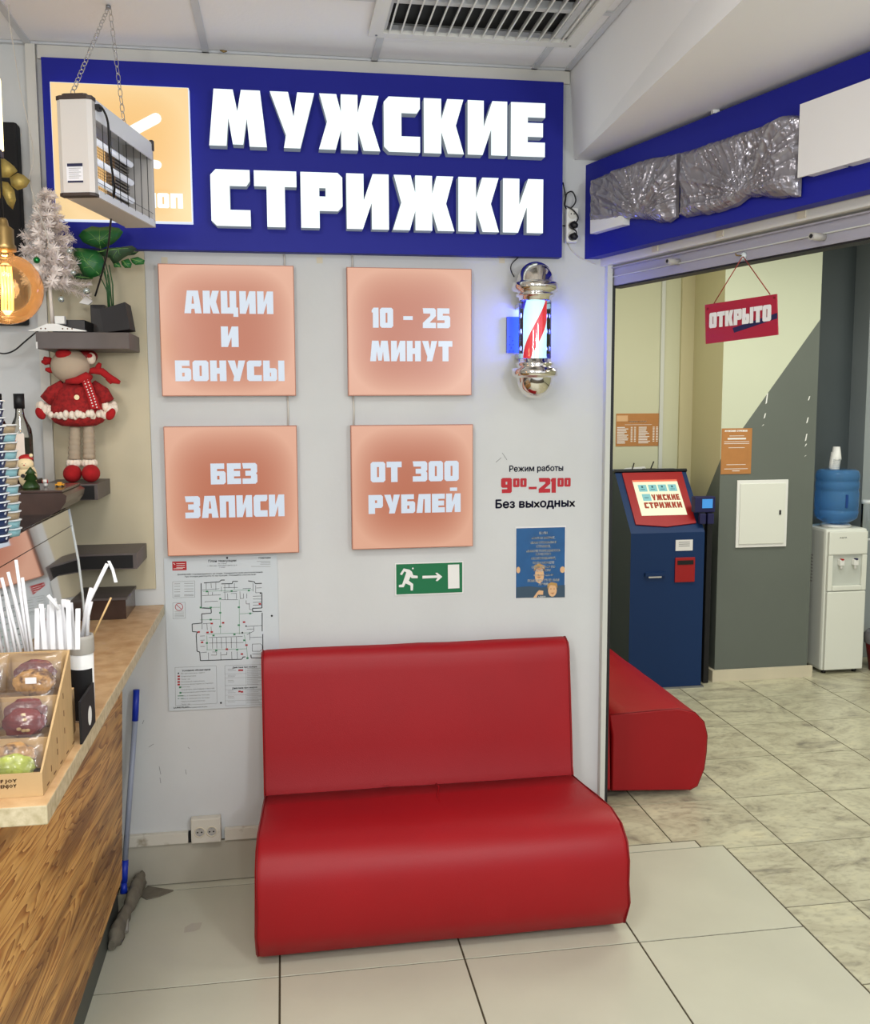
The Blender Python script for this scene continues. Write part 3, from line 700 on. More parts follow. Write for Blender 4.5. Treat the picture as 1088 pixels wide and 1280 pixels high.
def lightbox(label, x0, x1, z0, z1, words):
    t = thing('light_box', label, 'light box', ((x0+x1)/2, -.02, (z0+z1)/2), 'orange light boxes on the back wall')
    MB().box((x0+.006, -.010, z0+.006), (x1-.006, -.001, z1-.006)).obj('back_plate', 'box_edge', t)
    MB().box((x0, -.040, z0), (x1, -.0101, z1)).obj('frame', 'frame_copper', t)
    MB().box((x0+.003, -.043, z0+.003), (x1-.003, -.0402, z1-.003)).obj('diffuser', 'box_orange', t)
    for txt, u0, u1, vt, vb in words:
        a = aty(u0, vb, -.045); b = aty(u1, vb, -.045); h = aty(u0, vt, -.045).z - a.z
        cx = (a.x+b.x)/2
        word(txt, (a.x, -.0445, a.z), (b.x, -.0445, a.z), h, .003, 'box_letters', t, .0004)
mat('frame_copper', rgb(170, 112, 90), .4)
lightbox('orange light box lettered АКЦИИ И БОНУСЫ, upper left of the four', -.4225, .051, 1.843, 2.307, [('АКЦИИ', 230.6, 342, 363, 391.5), ('И', 276.8, 298.6, 408, 433.7), ('БОНУСЫ', 219.5, 356, 450.5, 476.5)])
lightbox('orange light box lettered 10 – 25 МИНУТ, upper right of the four', .241, .703, 1.842, 2.306, [('10 – 25', 465, 563, 384.5, 409.6), ('МИНУТ', 463, 565.7, 425.8, 451.5)])
lightbox('orange light box lettered БЕЗ ЗАПИСИ, lower left of the four', -.422, .051, 1.2653, 1.735, [('БЕЗ', 263.8, 322, 579.5, 605.6), ('ЗАПИСИ', 232, 356, 620.5, 648)])
lightbox('orange light box lettered ОТ 300 РУБЛЕЙ, lower right of the four', .248, .7086, 1.27, 1.7338, [('ОТ 300', 463.7, 573.6, 577.5, 603), ('РУБЛЕЙ', 461, 576, 619, 642.5)])
for (x, z0, z1, lab) in [(.020, 1.735, 1.843, 'short white cord between the two left orange light boxes'), (.262, 1.734, 1.842, 'short white cord between the two right orange light boxes'), (.018, 2.307, 2.354, 'short white cable above the upper left orange light box'), (.264, 2.306, 2.354, 'short white cable above the upper right orange light box')]:
    tag(MB().tube([(x, -.006, z0), (x+.002, -.006, (z0+z1)/2), (x, -.006, z1)], .0035, 6).obj('white_cable', 'cord_clear'), lab, 'cable')
for u, lab in [(206, 'small yellowed tape patch under the left end of the blue sign'), (400, 'small yellowed tape patch under the middle of the blue sign'), (628, 'small tape patch under the blue sign left of the barber pole')]:
    p = aty(u, 325, 0); tag(MB().box((p.x-.012, -.0012, p.z-.012), (p.x+.010, -.0004, p.z+.010)).obj('tape_patch', 'cream_skirting'), lab, 'tape')

# opening hours lettered straight onto the wall
hrs = thing('opening_hours_lettering', 'dark blue and red opening hours lettering on the white wall', 'lettering', (.965, -.001, 1.49))
t = Text(); a = aty(637, 589.5, 0); b = aty(704, 591, 0); t.add('Режим работы', (a.x, -.0012, a.z), .022, width=b.x-a.x, fat=.0008)
a = aty(620, 634.5, 0); b = aty(719, 634.5, 0); t.add('Без вы\u0078одны\u0078', (a.x, -.0012, a.z-.002), .031, width=b.x-a.x, fat=.0016); t.obj('lettering', 'navy_text', hrs)
t = Text(); z0 = aty(626, 616, 0).z
def gl(txt, u0, u1, vb, vt):
    a = aty(u0, vb, 0); b = aty(u1, vb, 0); t.glyphs(txt, (a.x, -.0012, a.z), (b.x, -.0012, a.z), aty(u0, vt, 0).z-a.z)
gl('9', 626.5, 640, 616.5, 597.5); gl('00', 641.5, 658.5, 609, 598); gl('–', 661, 671, 618, 602); gl('2', 673.5, 688, 616, 597.5); gl('1', 688.5, 695, 616, 597.5); gl('00', 697, 713.5, 608.5, 597.5)
t.obj('numerals', 'red_text', hrs)

# exit sign
ex = thing('exit_sign', 'green emergency exit sign with running man, arrow and door', 'sign', (.545, -.003, 1.145))
MB().box((.413, -.004, 1.082), (.678, -.0005, 1.207)).obj('plate', 'white_plastic', ex); MB().box((.417, -.0047, 1.086), (.674, -.0041, 1.203)).obj('green_field', 'exit_green', ex)
mb = MB()
def P(u, v): p = aty(480+u*.2298, 560+v*.2298, -.005); return (p.x, p.z)
yy = (-.0062, -.0048)
mb.prism([P(348, 635), P(410, 633), P(412, 762), P(350, 765)], 'y', *yy)
mb.prism([P(210, 695), P(292, 693), P(280, 680), P(290, 678), P(318, 700), P(292, 724), P(282, 722), P(293, 706), P(210, 710)], 'y', *yy)
c = P(158, 655); mb.prism([(c[0]+.0034*math.cos(k*PI/6), c[1]+.0034*math.sin(k*PI/6)) for k in range(12)], 'y', *yy)
mb.prism([P(108, 655), P(140, 662), P(152, 672), P(160, 692), P(184, 695), P(184, 708), P(152, 708), P(144, 700), P(136, 722), P(160, 740), P(158, 775), P(146, 775), P(145, 748), P(118, 736), P(108, 757), P(82, 757), P(82, 745), P(100, 742), P(118, 690), P(122, 676), P(112, 670), P(98, 692), P(88, 686)], 'y', *yy)
mb.obj('pictogram', 'white_plastic', ex)

# blue notice poster
x0, x1, z0, z1 = .8845, 1.087, 1.052, 1.335
po = thing('notice_poster', 'dark blue paper notice with white text and two drawn boys, below the opening hours', 'poster', ((x0+x1)/2, -.002, (z0+z1)/2))
MB().box((x0, -.0016, z0), (x1, -.0004, z1)).obj('sheet', 'white_paper', po)
MB().box((x0+.003, -.0022, z0+.002), (x1-.003, -.0017, z1-.006)).obj('blue_print', 'poster_blue', po)
def Q(u, v): p = aty(636+u*.0812, 650+v*.0812, -.0025); return (p.x, p.z)
MB().prism([Q(118, 1035), Q(330, 1020), Q(500, 1040), Q(700, 1010), Q(868, 1000), Q(868, 1190), Q(118, 1200)], 'y', -.0026, -.0023).obj('dark_print', 'poster_dark', po)
mb = MB()
def oval(c, r1, r2, n=14): cc = Q(*c); k = .0812*.0029; return [(cc[0]+r1*k*math.cos(2*PI*i/n), cc[1]+r2*k*math.sin(2*PI*i/n)) for i in range(n)]
mb.prism(oval((475, 850), 80, 135), 'y', -.0029, -.0024); mb.prism(oval((675, 1085), 75, 105), 'y', -.0030, -.0024); mb.prism(oval((150, 770), 32, 55), 'y', -.0029, -.0024); mb.prism(oval((830, 765), 42, 55), 'y', -.0029, -.0024)
mb.prism([Q(380, 1195), Q(440, 1110), Q(470, 1080), Q(535, 1090), Q(530, 1150), Q(450, 1150), Q(430, 1195)], 'y', -.0029, -.0024); mb.obj('figure_print', 'skin_print', po)['kind'] = 'stuff'
mb = MB(); mb.prism([Q(390, 790), Q(395, 700), Q(470, 670), Q(550, 700), Q(560, 780), Q(520, 740), Q(430, 740)], 'y', -.0032, -.0028); mb.prism([Q(598, 1060), Q(600, 985), Q(660, 955), Q(745, 975), Q(752, 1050), Q(720, 1010), Q(640, 1000)], 'y', -.0033, -.0029); mb.obj('hair_print', 'hair_print', po)['kind'] = 'stuff'
mb = MB(); mb.prism([Q(445, 700), Q(500, 700), Q(505, 770), Q(440, 770)], 'y', -.0031, -.0028)
for (u, v) in [(440, 790), (505, 790), (650, 1060), (700, 1060)]: mb.prism(oval((u, v), 14, 9, 8), 'y', -.0034, -.0030)
mb.prism([Q(430, 870), Q(500, 870), Q(470, 900)], 'y', -.0034, -.0030); mb.prism([Q(640, 1120), Q(710, 1115), Q(680, 1145)], 'y', -.0034, -.0031); mb.obj('face_print', 'face_ink', po)['kind'] = 'stuff'
t = Text(); xm = Q(545, 0)[0]
for txt, v, h, w in [('ЕСЛИ', 215, 34, 130), ('«САЛОН ЗАКРЫТ,', 290, 34, 390), ('«ВАМ ОТКАЗАЛИ В', 360, 34, 430), ('СТРИЖКЕ,', 420, 34, 240), ('«ВАМ НЕ ПОНРАВИЛОСЬ', 488, 34, 570), ('КАЧЕСТВО', 540, 34, 250), ('ОБСЛУЖИВАНИЯ,', 603, 34, 410), ('ТО ВЫ МОЖЕТЕ', 672, 34, 360), ('ОБРАТИТЬСЯ ПО', 738, 34, 390), ('ТЕЛЕФОНУ', 790, 34, 250), ('+7 000 000-24-40', 862, 34, 330), ('ПОМОГИТЕ СТАТЬ НАМ', 945, 38, 520), ('ЛУЧШЕ', 1000, 34, 160)]:
    z = Q(540, v)[1]; t.add(txt if '000' not in txt else '+7 9•• •••-24-40', (Q(535, v)[0], -.0036, z), h*.0812*.0029, align='CENTER', width=w*.0812*.00297, fat=.0005)
t.add('АДМИН', (Q(510, 1195)[0], -.0036, Q(510, 1193)[1]), .0065, align='CENTER', width=.03)
t.obj('lettering', 'white_print', po)

# evacuation plan
x0, x1, z0, z1 = -.441, -.030, .676, 1.252
pl = thing('evacuation_plan', 'pale evacuation plan plate with floor plan and legends behind the sofa', 'plan', ((x0+x1)/2, -.004, (z0+z1)/2))
MB().box((x0, -.006, z0), (x1, -.001, z1)).obj('plate', 'plan_plate', pl)
def E(u, v): p = aty(190+u*.1719, 680+v*.1719, -.0065); return (p.x, -.0066, p.z)
tb, tr, tg, ty_ = Text(), Text(), Text(), Text()
PW = .0020
def pline(T_, pts, w):
    for a, b in zip(pts, pts[1:]): T_.line(E(*a), E(*b), w)
for pts in [[(358,285),(360,465),(430,470),(432,503),(362,508),(364,575),(292,582),(294,637),(330,640),(322,660),(328,780),(348,785),(352,848),(655,838),(662,822),(680,820)], [(378,283),(490,275),(505,262),(530,262)], [(505,290),(585,288),(588,272),(625,272)], [(700,268),(745,275),(752,288),(800,286)], [(800,355),(800,465),(732,468),(733,492),(800,490)], [(802,500),(802,635)], [(806,655),(808,828),(722,828),(720,805)]]:
    pline(tb, pts, PW*1.5)
for pts in [[(365,335),(490,325)],[(365,375),(500,370)],[(385,425),(385,420),(480,415)],[(395,285),(395,335)],[(430,285),(432,320)],[(465,280),(465,335)],[(410,345),(408,375)],[(440,350),(440,372)],[(505,310),(505,345)],[(530,295),(530,345)],[(560,290),(560,320)],[(600,285),(600,330)],[(520,318),(625,316)],[(520,350),(620,345)],[(530,350),(532,405)],[(550,360),(552,405)],[(575,360),(615,358),(615,400)],[(505,405),(625,405)],[(640,345),(642,395)],[(665,360),(667,395),(640,397)],[(690,360),(690,395)],[(660,325),(720,322)],[(735,285),(735,345)],[(755,300),(755,355),(800,352)],[(760,320),(798,318)],[(735,380),(795,378)],[(735,400),(795,400)],[(735,425),(798,422)],[(735,445),(798,443)],[(708,430),(710,475),(730,478)],[(685,410),(686,435),(708,436)],
            [(365,580),(365,620)],[(400,580),(403,625)],[(430,600),(432,640)],[(370,580),(430,575)],[(415,680),(660,672)],[(415,720),(665,716)],[(470,680),(472,760)],[(505,680),(507,760)],[(540,678),(543,760)],[(577,678),(578,758)],[(615,676),(616,756)],[(440,682),(441,760)],[(410,790),(412,845)],[(440,785),(470,785),(470,808),(430,808)],[(500,785),(502,843)],[(545,785),(545,805),(505,807)],[(580,783),(582,842)],[(620,782),(622,838)],[(355,790),(400,786)],[(350,670),(385,668)],[(352,700),(385,698)],[(352,745),(385,745)],[(690,600),(800,592)],[(740,600),(742,632),(690,660)],[(715,680),(800,676)],[(730,728),(790,726),(803,740),(803,765),(785,780),(730,780),(730,728)],[(730,800),(800,798)],[(690,620),(740,618)],[(712,640),(712,700)]]:
    pline(tb, pts, PW*.7)
for pts in [[(497,420),(499,650)],[(635,405),(636,655)],[(370,462),(495,460)],[(350,552),(495,548)],[(640,508),(735,502)],[(395,655),(720,645)],[(400,665),(402,770)],[(672,660),(690,760),(695,830)],[(395,770),(690,762)],[(370,345),(730,332)]]: pline(tg, pts, PW*.6)
for (u, v) in [(400,345),(580,342),(705,338),(497,398),(497,500),(632,460),(497,600),(632,590),(428,462),(715,505),(428,550),(448,665),(600,658),(400,720),(672,700),(468,775),(620,768),(695,830),(205,1042),(208,1082),(355,462)]:
    a = E(u-8, v-7); b = E(u+8, v+7); tg.line((a[0], -.0067, (a[2]+b[2])/2), (b[0], -.0067, (a[2]+b[2])/2), abs(a[2]-b[2])*.8)
pline(tg, [(188, 1105), (230, 1103)], PW*1.3); pline(tg, [(188, 1125), (200, 1125)], PW); pline(tg, [(208, 1124), (230, 1123)], PW)
for (u, v) in [(435,578),(518,573),(670,568),(340,640),(435,640),(405,643),(365,715),(545,765),(688,735),(655,800),(785,435),(195,962),(195,982),(195,1003),(195,1022),(655,918),(637,918),(655,1075),(637,1072)]:
    a = E(u-9, v-8); b = E(u+9, v+8); tr.line((a[0], -.0068, (a[2]+b[2])/2), (b[0], -.0068, (a[2]+b[2])/2), abs(a[2]-b[2])*.7)
for (u, v, r) in [(547,101,8),(872,522,8),(502,1155,8),(193,940,6),(790,358,6),(685,597,6),(658,645,7)]:
    c = Vector(E(u, v)); tb.quad([]) if False else tb.bm.faces.new([tb.bm.verts.new((c.x+r*.00050*math.cos(k*PI/4), -.0072, c.z+r*.00050*math.sin(k*PI/4))) for k in range(8)])
a, b = E(147, 128), E(253, 190); tr.quad([(a[0], -.0066, a[2]), (b[0], -.0066, a[2]), (b[0], -.0066, b[2]), (a[0], -.0066, b[2])])
for k in range(20):
    q1, q2 = k*PI/10, (k+1)*PI/10; c = Vector(E(197, 458)); r = .0135
    tr.line((c.x+r*math.cos(q1), -.0068, c.z+r*math.sin(q1)), (c.x+r*math.cos(q2), -.0068, c.z+r*math.sin(q2)), .0022)
c = Vector(E(197, 458)); tr.line((c.x-.009, -.0069, c.z+.009), (c.x+.009, -.0069, c.z-.009), .002)
def frame(T_, a, b, c, d, w=.0009): pline(T_, [a, b, c, d, a], w)
frame(ty_, (150, 275), (312, 268), (312, 386), (152, 392)); frame(ty_, (152, 428), (242, 424), (244, 540), (154, 545)); frame(ty_, (168, 898), (468, 885), (474, 1158), (172, 1176)); frame(ty_, (530, 885), (820, 875), (825, 1165), (535, 1178))
pline(ty_, [(532, 1030), (822, 1022)], .0009)
for v in (945, 975, 1060, 1100, 1140): pline(ty_, [(532, v), (822, v-8)], .0006)
pline(ty_, [(683, 905), (686, 1168)], .0006)
K = .1719*.003
tb.add('План эвакуации', (E(512, 128)[0], -.0067, E(512, 130)[2]), .0085, align='CENTER', width=195*K, bold=.02)
tb.add('по этажу', (E(512, 146)[0], -.0067, E(512, 146)[2]), .0042, align='CENTER', width=60*K)
tb.add('г. Москва, торговый центр, д. 4', (E(512, 160)[0], -.0067, E(512, 160)[2]), .0042, align='CENTER', width=205*K)
tb.add('1 этаж', (E(512, 173)[0], -.0067, E(512, 173)[2]), .004, align='CENTER', width=40*K)
tb.add('Утверждаю', (E(775, 106)[0], -.0067, E(775, 106)[2]), .005, width=88*K, bold=.02)
for v, w in [(126, 100), (137, 70), (147, 75), (163, 140)]: ty_.line(E(862-w, v), E(862, v), .0012)
tb.add('ВНИМАНИЕ! Сориентируйтесь на плане. Определите своё местоположение.', (E(500, 213)[0], -.0067, E(500, 218)[2]), .005, align='CENTER', width=600*K, bold=.01)
tb.add('При пожаре действуйте по инструкции. Сохраняйте спокойствие!', (E(500, 232)[0], -.0067, E(500, 234)[2]), .005, align='CENTER', width=500*K, bold=.01)
tb.add('Условные обозначения', (E(322, 920)[0], -.0067, E(322, 922)[2]), .006, align='CENTER', width=200*K, bold=.02)
tb.add('Действия при пожаре', (E(675, 895)[0], -.0067, E(675, 900)[2]), .0055, align='CENTER', width=175*K, bold=.02)
tb.add('Действия при аварии', (E(675, 1048)[0], -.0067, E(675, 1050)[2]), .0055, align='CENTER', width=180*K, bold=.02)
tb.add('LUMI PLAN', (E(160, 1200)[0], -.0067, E(160, 1197)[2]), .006, width=106*K, bold=.03)
tb.add('изготовление планов эвакуации', (E(275, 1195)[0], -.0067, E(275, 1192)[2]), .0035, width=125*K)
for txt, v in [('Вы находитесь здесь', 942), ('Огнетушитель', 963), ('Телефон', 984), ('Пожарный извещатель', 1003), ('Кнопка включения установок', 1022), ('Аптечка', 1040), ('Указатель движения к выходу', 1060), ('Направление движения к выходу', 1080), ('Путь к основному выходу', 1105), ('Путь к запасному выходу', 1126), ('Эвакуационный выход', 1146), ('Телефон', 1166)]:
    ty_.add(txt, (E(212, v)[0], -.0067, E(212, v+4)[2]), .0042, width=min(245, 11*len(txt)*.8)*K)
for v in range(905, 1025, 9): ty_.line(E(690, v), E(690+random.randint(80, 118), v-2), .0010)
for v in range(1058, 1165, 9): ty_.line(E(690, v), E(690+random.randint(80, 118), v-2), .0010)
for v in (910, 920, 955, 965, 992, 1003, 1070, 1082, 1110, 1120, 1148): ty_.line(E(552, v), E(552+random.randint(40, 65), v-1), .0010)
for v in (290, 308, 330, 348, 372, 380): ty_.line(E(162, v), E(205, v-1), .0014); ty_.line(E(235, v-3), E(303, v-4), .0014)
for v in (490, 502, 513, 522, 530): ty_.line(E(165, v), E(233, v-2), .0011)
ty_.obj('legend_print', 'grey_print', pl); tg.obj('route_print', 'green_print', pl); tr.obj('symbol_print', 'red_print', pl); tb.obj('plan_print', 'black_print', pl)
t = Text()
for v in (143, 157, 172): t.line(E(178, v), E(240, v-1), .0016)
t.line(E(156, 138), E(168, 150), .002); t.line(E(156, 180), E(225, 178), .0016)
for o_ in t.bm.verts: o_.co.y = -.0074
t.obj('box_print', 'white_print', pl)

# extension socket and cables beside the sign
es = thing('extension_socket', 'white three-way extension socket with black plugs right of the blue sign', 'socket', (1.09, -.02, 2.47))
MB().box((1.066, -.035, 2.412), (1.112, -.004, 2.538), .006).obj('body', 'white_plastic', es)
for z, nm in [(2.515, 0), (2.472, 1), (2.435, 1)]:
    MB().lathe([(.018, 0), (.018, .002)], (1.089, -.0372, z), 16, axis='y').obj('outlet', 'wall_trim', es)
    for dx in (-.006, .006): MB().lathe([(.0025, 0), (.0025, .001)], (1.089+dx, -.0386, z), 8, axis='y').obj('outlet_hole', 'black', es)
for z in (2.472, 2.430):
    pg = tag(MB().tube([(1.086, -.038, z), (1.088, -.06, z), (1.096, -.066, z-.008)], [.013, .014, .009], 8).obj('plug', 'cord_black'), 'black plug in the %s outlet of the white extension socket' % ('middle' if z > 2.45 else 'lowest'), 'plug')
def cable(pts, r, m, name, label, n=6, cat='cable', seg=5):
    # Catmull-Rom through the points
    P_ = [Vector(p) for p in pts]; out = []
    for i in range(len(P_)-1):
        a, b, c, d = P_[max(i-1, 0)], P_[i], P_[i+1], P_[min(i+2, len(P_)-1)]
        for k in range(seg):
            t = k/seg; out.append(.5*((2*b)+(c-a)*t+(2*a-5*b+4*c-d)*t*t+(3*b-a-3*c+d)*t**3))
    out.append(P_[-1])
    o = MB().tube(out, r, n).obj(name, m)
    return tag(o, label, cat) if label else o
def yl(pts, y): return [tuple(aty(u, v, y)) for u, v in pts]
cable(yl([(704, 228), (707, 245), (706, 256), (711, 262), (720, 252), (716, 240), (709, 242), (707, 252), (706, 258)], -.03), .0028, 'cord_black', 'power_cable', 'looped black cable above the extension socket')
cable(yl([(706, 257), (716, 262), (723, 272), (718, 283)], -.045)+[(1.098, -.066, 2.462)], .0026, 'cord_black', 'power_cable', 'black cable arching to the middle plug of extension socket')
cable(yl([(704, 282), (708, 283)], -.02)+[(1.094, -.06, 2.45), (1.096, -.066, 2.422)], .0026, 'cord_black', 'power_cable', 'short black cable from sign edge to lowest plug of extension socket')
cable(yl([(710, 304), (716, 314), (726, 322), (745, 330)], -.004), .002, 'cord_clear', 'power_cable', 'thin white cable running down from the extension socket')

# blue board over the shop front
bd = thing('shopfront_board', 'long blue board above the salon opening, mostly covered with plastic and card', 'sign', sf(BB, 1, 0, 2.53))
mb = MB(); sfbox(mb, BB, 0, 2.5, -.05, 0, 2.356, 2.702); mb.obj('back_panel', 'blue_board', bd)
def bp(u, v, off=0.03): return atp(u, v, Vector(BB)+NN*off, NN)
def sz(u, v, off=.03): p = bp(u, v, off); return ((p-Vector(BB)).dot(T), p.z)
# covered channel letters that show below plastic and card
for (u0, v0, u1, v1, h) in [(738, 291, 779, 281, .05), (1008, 220, 1051, 208, .02), (1057, 207, 1084, 199, .02)]:
    s0, za = sz(u0, v0, .03); s1, zb = sz(u1, v1, .03); mb = MB(); sfbox(mb, BB, s0, s1, .001, .03, min(za, zb)+.001, min(za, zb)+h); mb.obj('channel_letter', 'white_plastic', bd)
def bagcover(label, top, bot, tie, seed, nx=120, nz=56):
    t = [sz(*p) for p in top]; b = [sz(*p) for p in bot]; tp = sz(*tie)
    def interp(arr, x):
        for p, q in zip(arr, arr[1:]):
            if p[0] <= x <= q[0]: return p[1]+(q[1]-p[1])*(x-p[0])/(q[0]-p[0]+1e-9)
        return arr[0][1] if x < arr[0][0] else arr[-1][1]
    s0, s1 = max(t[0][0], b[0][0]), min(t[-1][0], b[-1][0]); mb = MB(); idx = []
    for i in range(nx+1):
        s = s0+(s1-s0)*i/nx; zt, zb = interp(t, s), interp(b, s); col_ = []
        for k in range(nz+1):
            w = k/nz; z = zb+(zt-zb)*w
            ed = min(1, min(i, nx-i)/nx*9, min(w, 1-w)*9)
            ang = math.atan2(z-tp[1], s-tp[0]); d = math.hypot(z-tp[1], s-tp[0])
            q = ang*7+1.5*noise.noise(Vector((ang*1.5, d*3, seed)))
            pl_ = ((1-abs(math.sin(q)))**1.5*.016+(1-abs(math.sin(q*2.7+seed)))**2*.008)*min(1, d*9)*max(.1, 1-d*1.3)
            cr = (1-abs(noise.noise(Vector((s*7+z*3, z*5, seed)))*2))*.016 + (1-abs(noise.noise(Vector((s*38+z*14, z*9, seed+3)))*2))**2*.007
            off = .008+ed**.5*(.022+pl_+cr)
            col_.append(mb.av(sf(BB, s, off, z+.004*noise.noise(Vector((s*30, seed, 0)))*(1 if k in (0, nz) else 0))))
        idx.append(col_)
    for i in range(nx):
        for k in range(nz): mb.af([idx[i][k], idx[i+1][k], idx[i+1][k+1], idx[i][k+1]], False)
    o = mb.obj('plastic_cover', 'foil_grey'); 
    return tag(o, label, 'plastic cover', 'grey plastic covers on the blue board')
bagcover('crumpled grey plastic cover at the left end of the blue board above the opening', [(735.6, 229), (747, 220), (764, 213), (790, 203), (807, 197), (825, 194), (844, 191)], [(735.6, 276), (745, 276), (772, 274), (803, 273), (815, 276), (832, 278), (845, 270)], (803, 272), 1.7)
bagcover('longer crumpled grey plastic cover next to the white card on the blue board', [(845, 191), (871, 183), (900, 173), (928, 163.4), (950, 157), (964, 149), (980, 143), (992, 143), (998, 147)], [(845, 268), (852, 271), (892.6, 265), (915, 258), (932, 246), (946, 245), (970, 247), (996, 245), (998, 244)], (930, 244), 8.1, 170)
s0, _ = sz(995.5, 175, .05); zt = sz(995.5, 130.5, .05)[1]; zb = sz(995.5, 221.5, .05)[1]
mb = MB(); sfbox(mb, BB, s0, s0+.62, .034, .040, zb, zt); tag(mb.obj('white_card', 'white_paper'), 'large blank white card fixed over the right end of the blue board', 'card')
mb = MB(); sfbox(mb, BB, s0+.03, s0+.60, .0, .033, zb+.03, zt-.05); mb.obj('channel_letter', 'white_plastic', bd)

# stubs on the header
for u, v, lab in [(843, 327, 'small grey tube stub on the door header left of the hook'), (1024, 296, 'small grey tube stub on the door header right of the hook')]:
    p = atp(u, v, Vector(HB)+NN*.02, NN); st = thing('tube_stub', lab, 'stub', p)
    d = NN; MB().tube([p-NN*.02, p+d*.03], .0105, 14).obj('body', 'grey_plastic', st)
    MB().tube([p+d*.0302, p+d*.031], .0062, 10).obj('bore', 'black', st)
# ОТКРЫТО plate
def hp(u, v, off=.03): return atp(u, v, Vector(HB)+NN*off, NN)
hk = thing('suction_hook', 'small clear suction hook on the door header holding the open sign', 'hook', hp(930, 320, .005))
p = hp(930, 320, .0); MB().tube([p+NN*.001, p+NN*.006, p+NN*.010], [.014, .010, .004], 14).obj('cup', 'acrylic_edge', hk); MB().tube([p+NN*.01, p+NN*.030, p+NN*.034+Vector((0, 0, .006))], .0025, 8).obj('peg', 'brass', hk)
os_ = thing('open_sign', 'red hanging plate lettered ОТКРЫТО on a thin red cord', 'sign', hp(927, 400))
c = [hp(881.5, 381), hp(971, 367.5), hp(972.5, 418.5), hp(882.5, 430)]
mb = MB(); A = [mb.av(q) for q in c]; B = [mb.av(q-NN*.004) for q in c]; mb.af(A); mb.af(B[::-1])
for k in range(4): mb.af([A[k], A[(k+1) % 4], B[(k+1) % 4], B[k]])
mb.obj('plate', 'open_red', os_)
mb = MB(); q = [hp(918, 416, .0305), hp(972, 398, .0305), hp(972, 391, .0305), hp(916, 410, .0305)]; mb.poly(q); q = [x-NN*.0003 for x in q]; mb.poly(q); mb.obj('stripe', 'navy_text', os_)
a, b = hp(887, 410.5, .032), hp(964, 401, .032); word('ОТКРЫТО', a, b, .049, .0015, 'white_print', os_, 0, gap=.5)
cord = MB(); cord.tube([hp(893, 379, .031), hp(928.5, 321, .031)], .0016, 6); cord.tube([hp(929.5, 321, .031), hp(963, 368, .031)], .0016, 6); cord.obj('cord', 'cord_red', os_)
for u, v in [(885, 386), (968, 372)]:
    q = hp(u, v, .0308); MB().tube([q-NN*.0003, q+NN*.0006], .004, 8).obj('knot', 'red_piping', os_)

# ================================================================== BARBER POLE
bpz = [(327, 0)]; BX, BY = .928, -.105
def zz(v): return aty(664, v, BY).z
bpole = thing('barber_pole', 'lit chrome barber pole with red, white and blue spiral on the back wall', 'barber pole', (BX, BY, zz(412)))
zt, z1_, z2_, z3_, zg0, zg1, z5, z6, z7, zb_ = [zz(v) for v in (327, 353.8, 364, 371, 377, 448, 453, 460, 471, 498)]
dome = lambda z0, z1, r, up: [(r*math.cos(a), z0+(z1-z0)*math.sin(a)) for a in [PI/2*k/8 for k in range(9)]]
MB().lathe([(.050, zg0), (.060, zg0+.004), (.060, z3_-.004), (.068, z3_), (.072, z2_-.012), (.060, z2_-.006), (.084, z2_), (.085, z1_-.004), (.080, z1_), (.068, z1_+.004)]+[(max(.0005, r*.98), z) for r, z in dome(z1_+.006, zt, .069, 1)], (BX, BY, 0), 40).obj('cap', 'chrome', bpole)
MB().lathe([(.050, zg1), (.060, zg1-.003), (.060, z5+.002), (.067, z5), (.070, z5-.008), (.060, z6+.002), (.084, z6-.002), (.085, z7+.004), (.078, z7), (.067, z7-.003)]+[(max(.0005, r*.98), z) for r, z in dome(z7-.005, zb_, .068, 0)], (BX, BY, 0), 40).obj('cap', 'chrome', bpole)
o = MB().lathe([(.043, zg1-zz(412)), (.043, zg0-zz(412))], (0, 0, 0), 40).obj('striped_cylinder', 'barber_stripes', bpole, origin=None)
o.matrix_parent_inverse = Matrix.Identity(4)
gt = MB(); gt.lathe([(.060, zg1-.001), (.060, zg0+.001)], (BX, BY, 0), 40, cap=False); gt.lathe([(.058, zg1-.001), (.058, zg0+.001)], (BX, BY, 0), 40, cap=False); gt.obj('glass_tube', 'acrylic', bpole)
MB().box((BX-.05, BY+.04, zg1+.002), (BX+.05, -.001, zg1+.02)).obj('bracket', 'chrome_soft', bpole)
MB().box((BX-.05, BY+.04, zg0-.02), (BX+.05, -.001, zg0-.002)).obj('bracket', 'chrome_soft', bpole)
a = aty(634, 396, -.012); b = aty(644, 441, -.012)
mp_ = MB().box((a.x, -.014, b.z), (b.x+.03, -.001, a.z)).obj('mounting_plate', 'plate_blue', bpole) if 'plate_blue' in MATS else None
mat('plate_blue', rgb(60, 90, 200), .4)
mp_ = MB().box((a.x, -.014, b.z), (b.x+.03, -.001, a.z)).obj('mounting_plate', 'plate_blue', bpole)
for k, (dx, dz) in enumerate([(.01, .06), (.022, .045), (.01, .03), (.024, .03), (.016, .018), (.01, .006), (.024, .006)]):
    MB().lathe([(.0022, 0), (.0022, .0006)], (a.x+dx, -.0148, b.z+dz), 8, axis='y').obj('screw_hole', 'navy_text', mp_)
for z in (zz(392), zz(412), zz(434)):
    l = bpy.data.lights.new('pole_led', 'POINT'); l.energy = 1.3; l.color = (.10, .14, 1); l.shadow_soft_size = .02
    lo = bpy.data.objects.new('pole_led', l); lo.location = (BX-.0, -.035, z); COL.objects.link(lo); lo.parent = bpole; lo.matrix_parent_inverse = parent_inv(bpole)
cable([tuple(aty(648, 322, -.02)), tuple(aty(640, 330, -.02)), tuple(aty(639, 338, -.03)), tuple(aty(643, 346, -.05))], .0022, 'cord_black', 'power_cable', 'thin black wire from blue sign to the barber pole top')

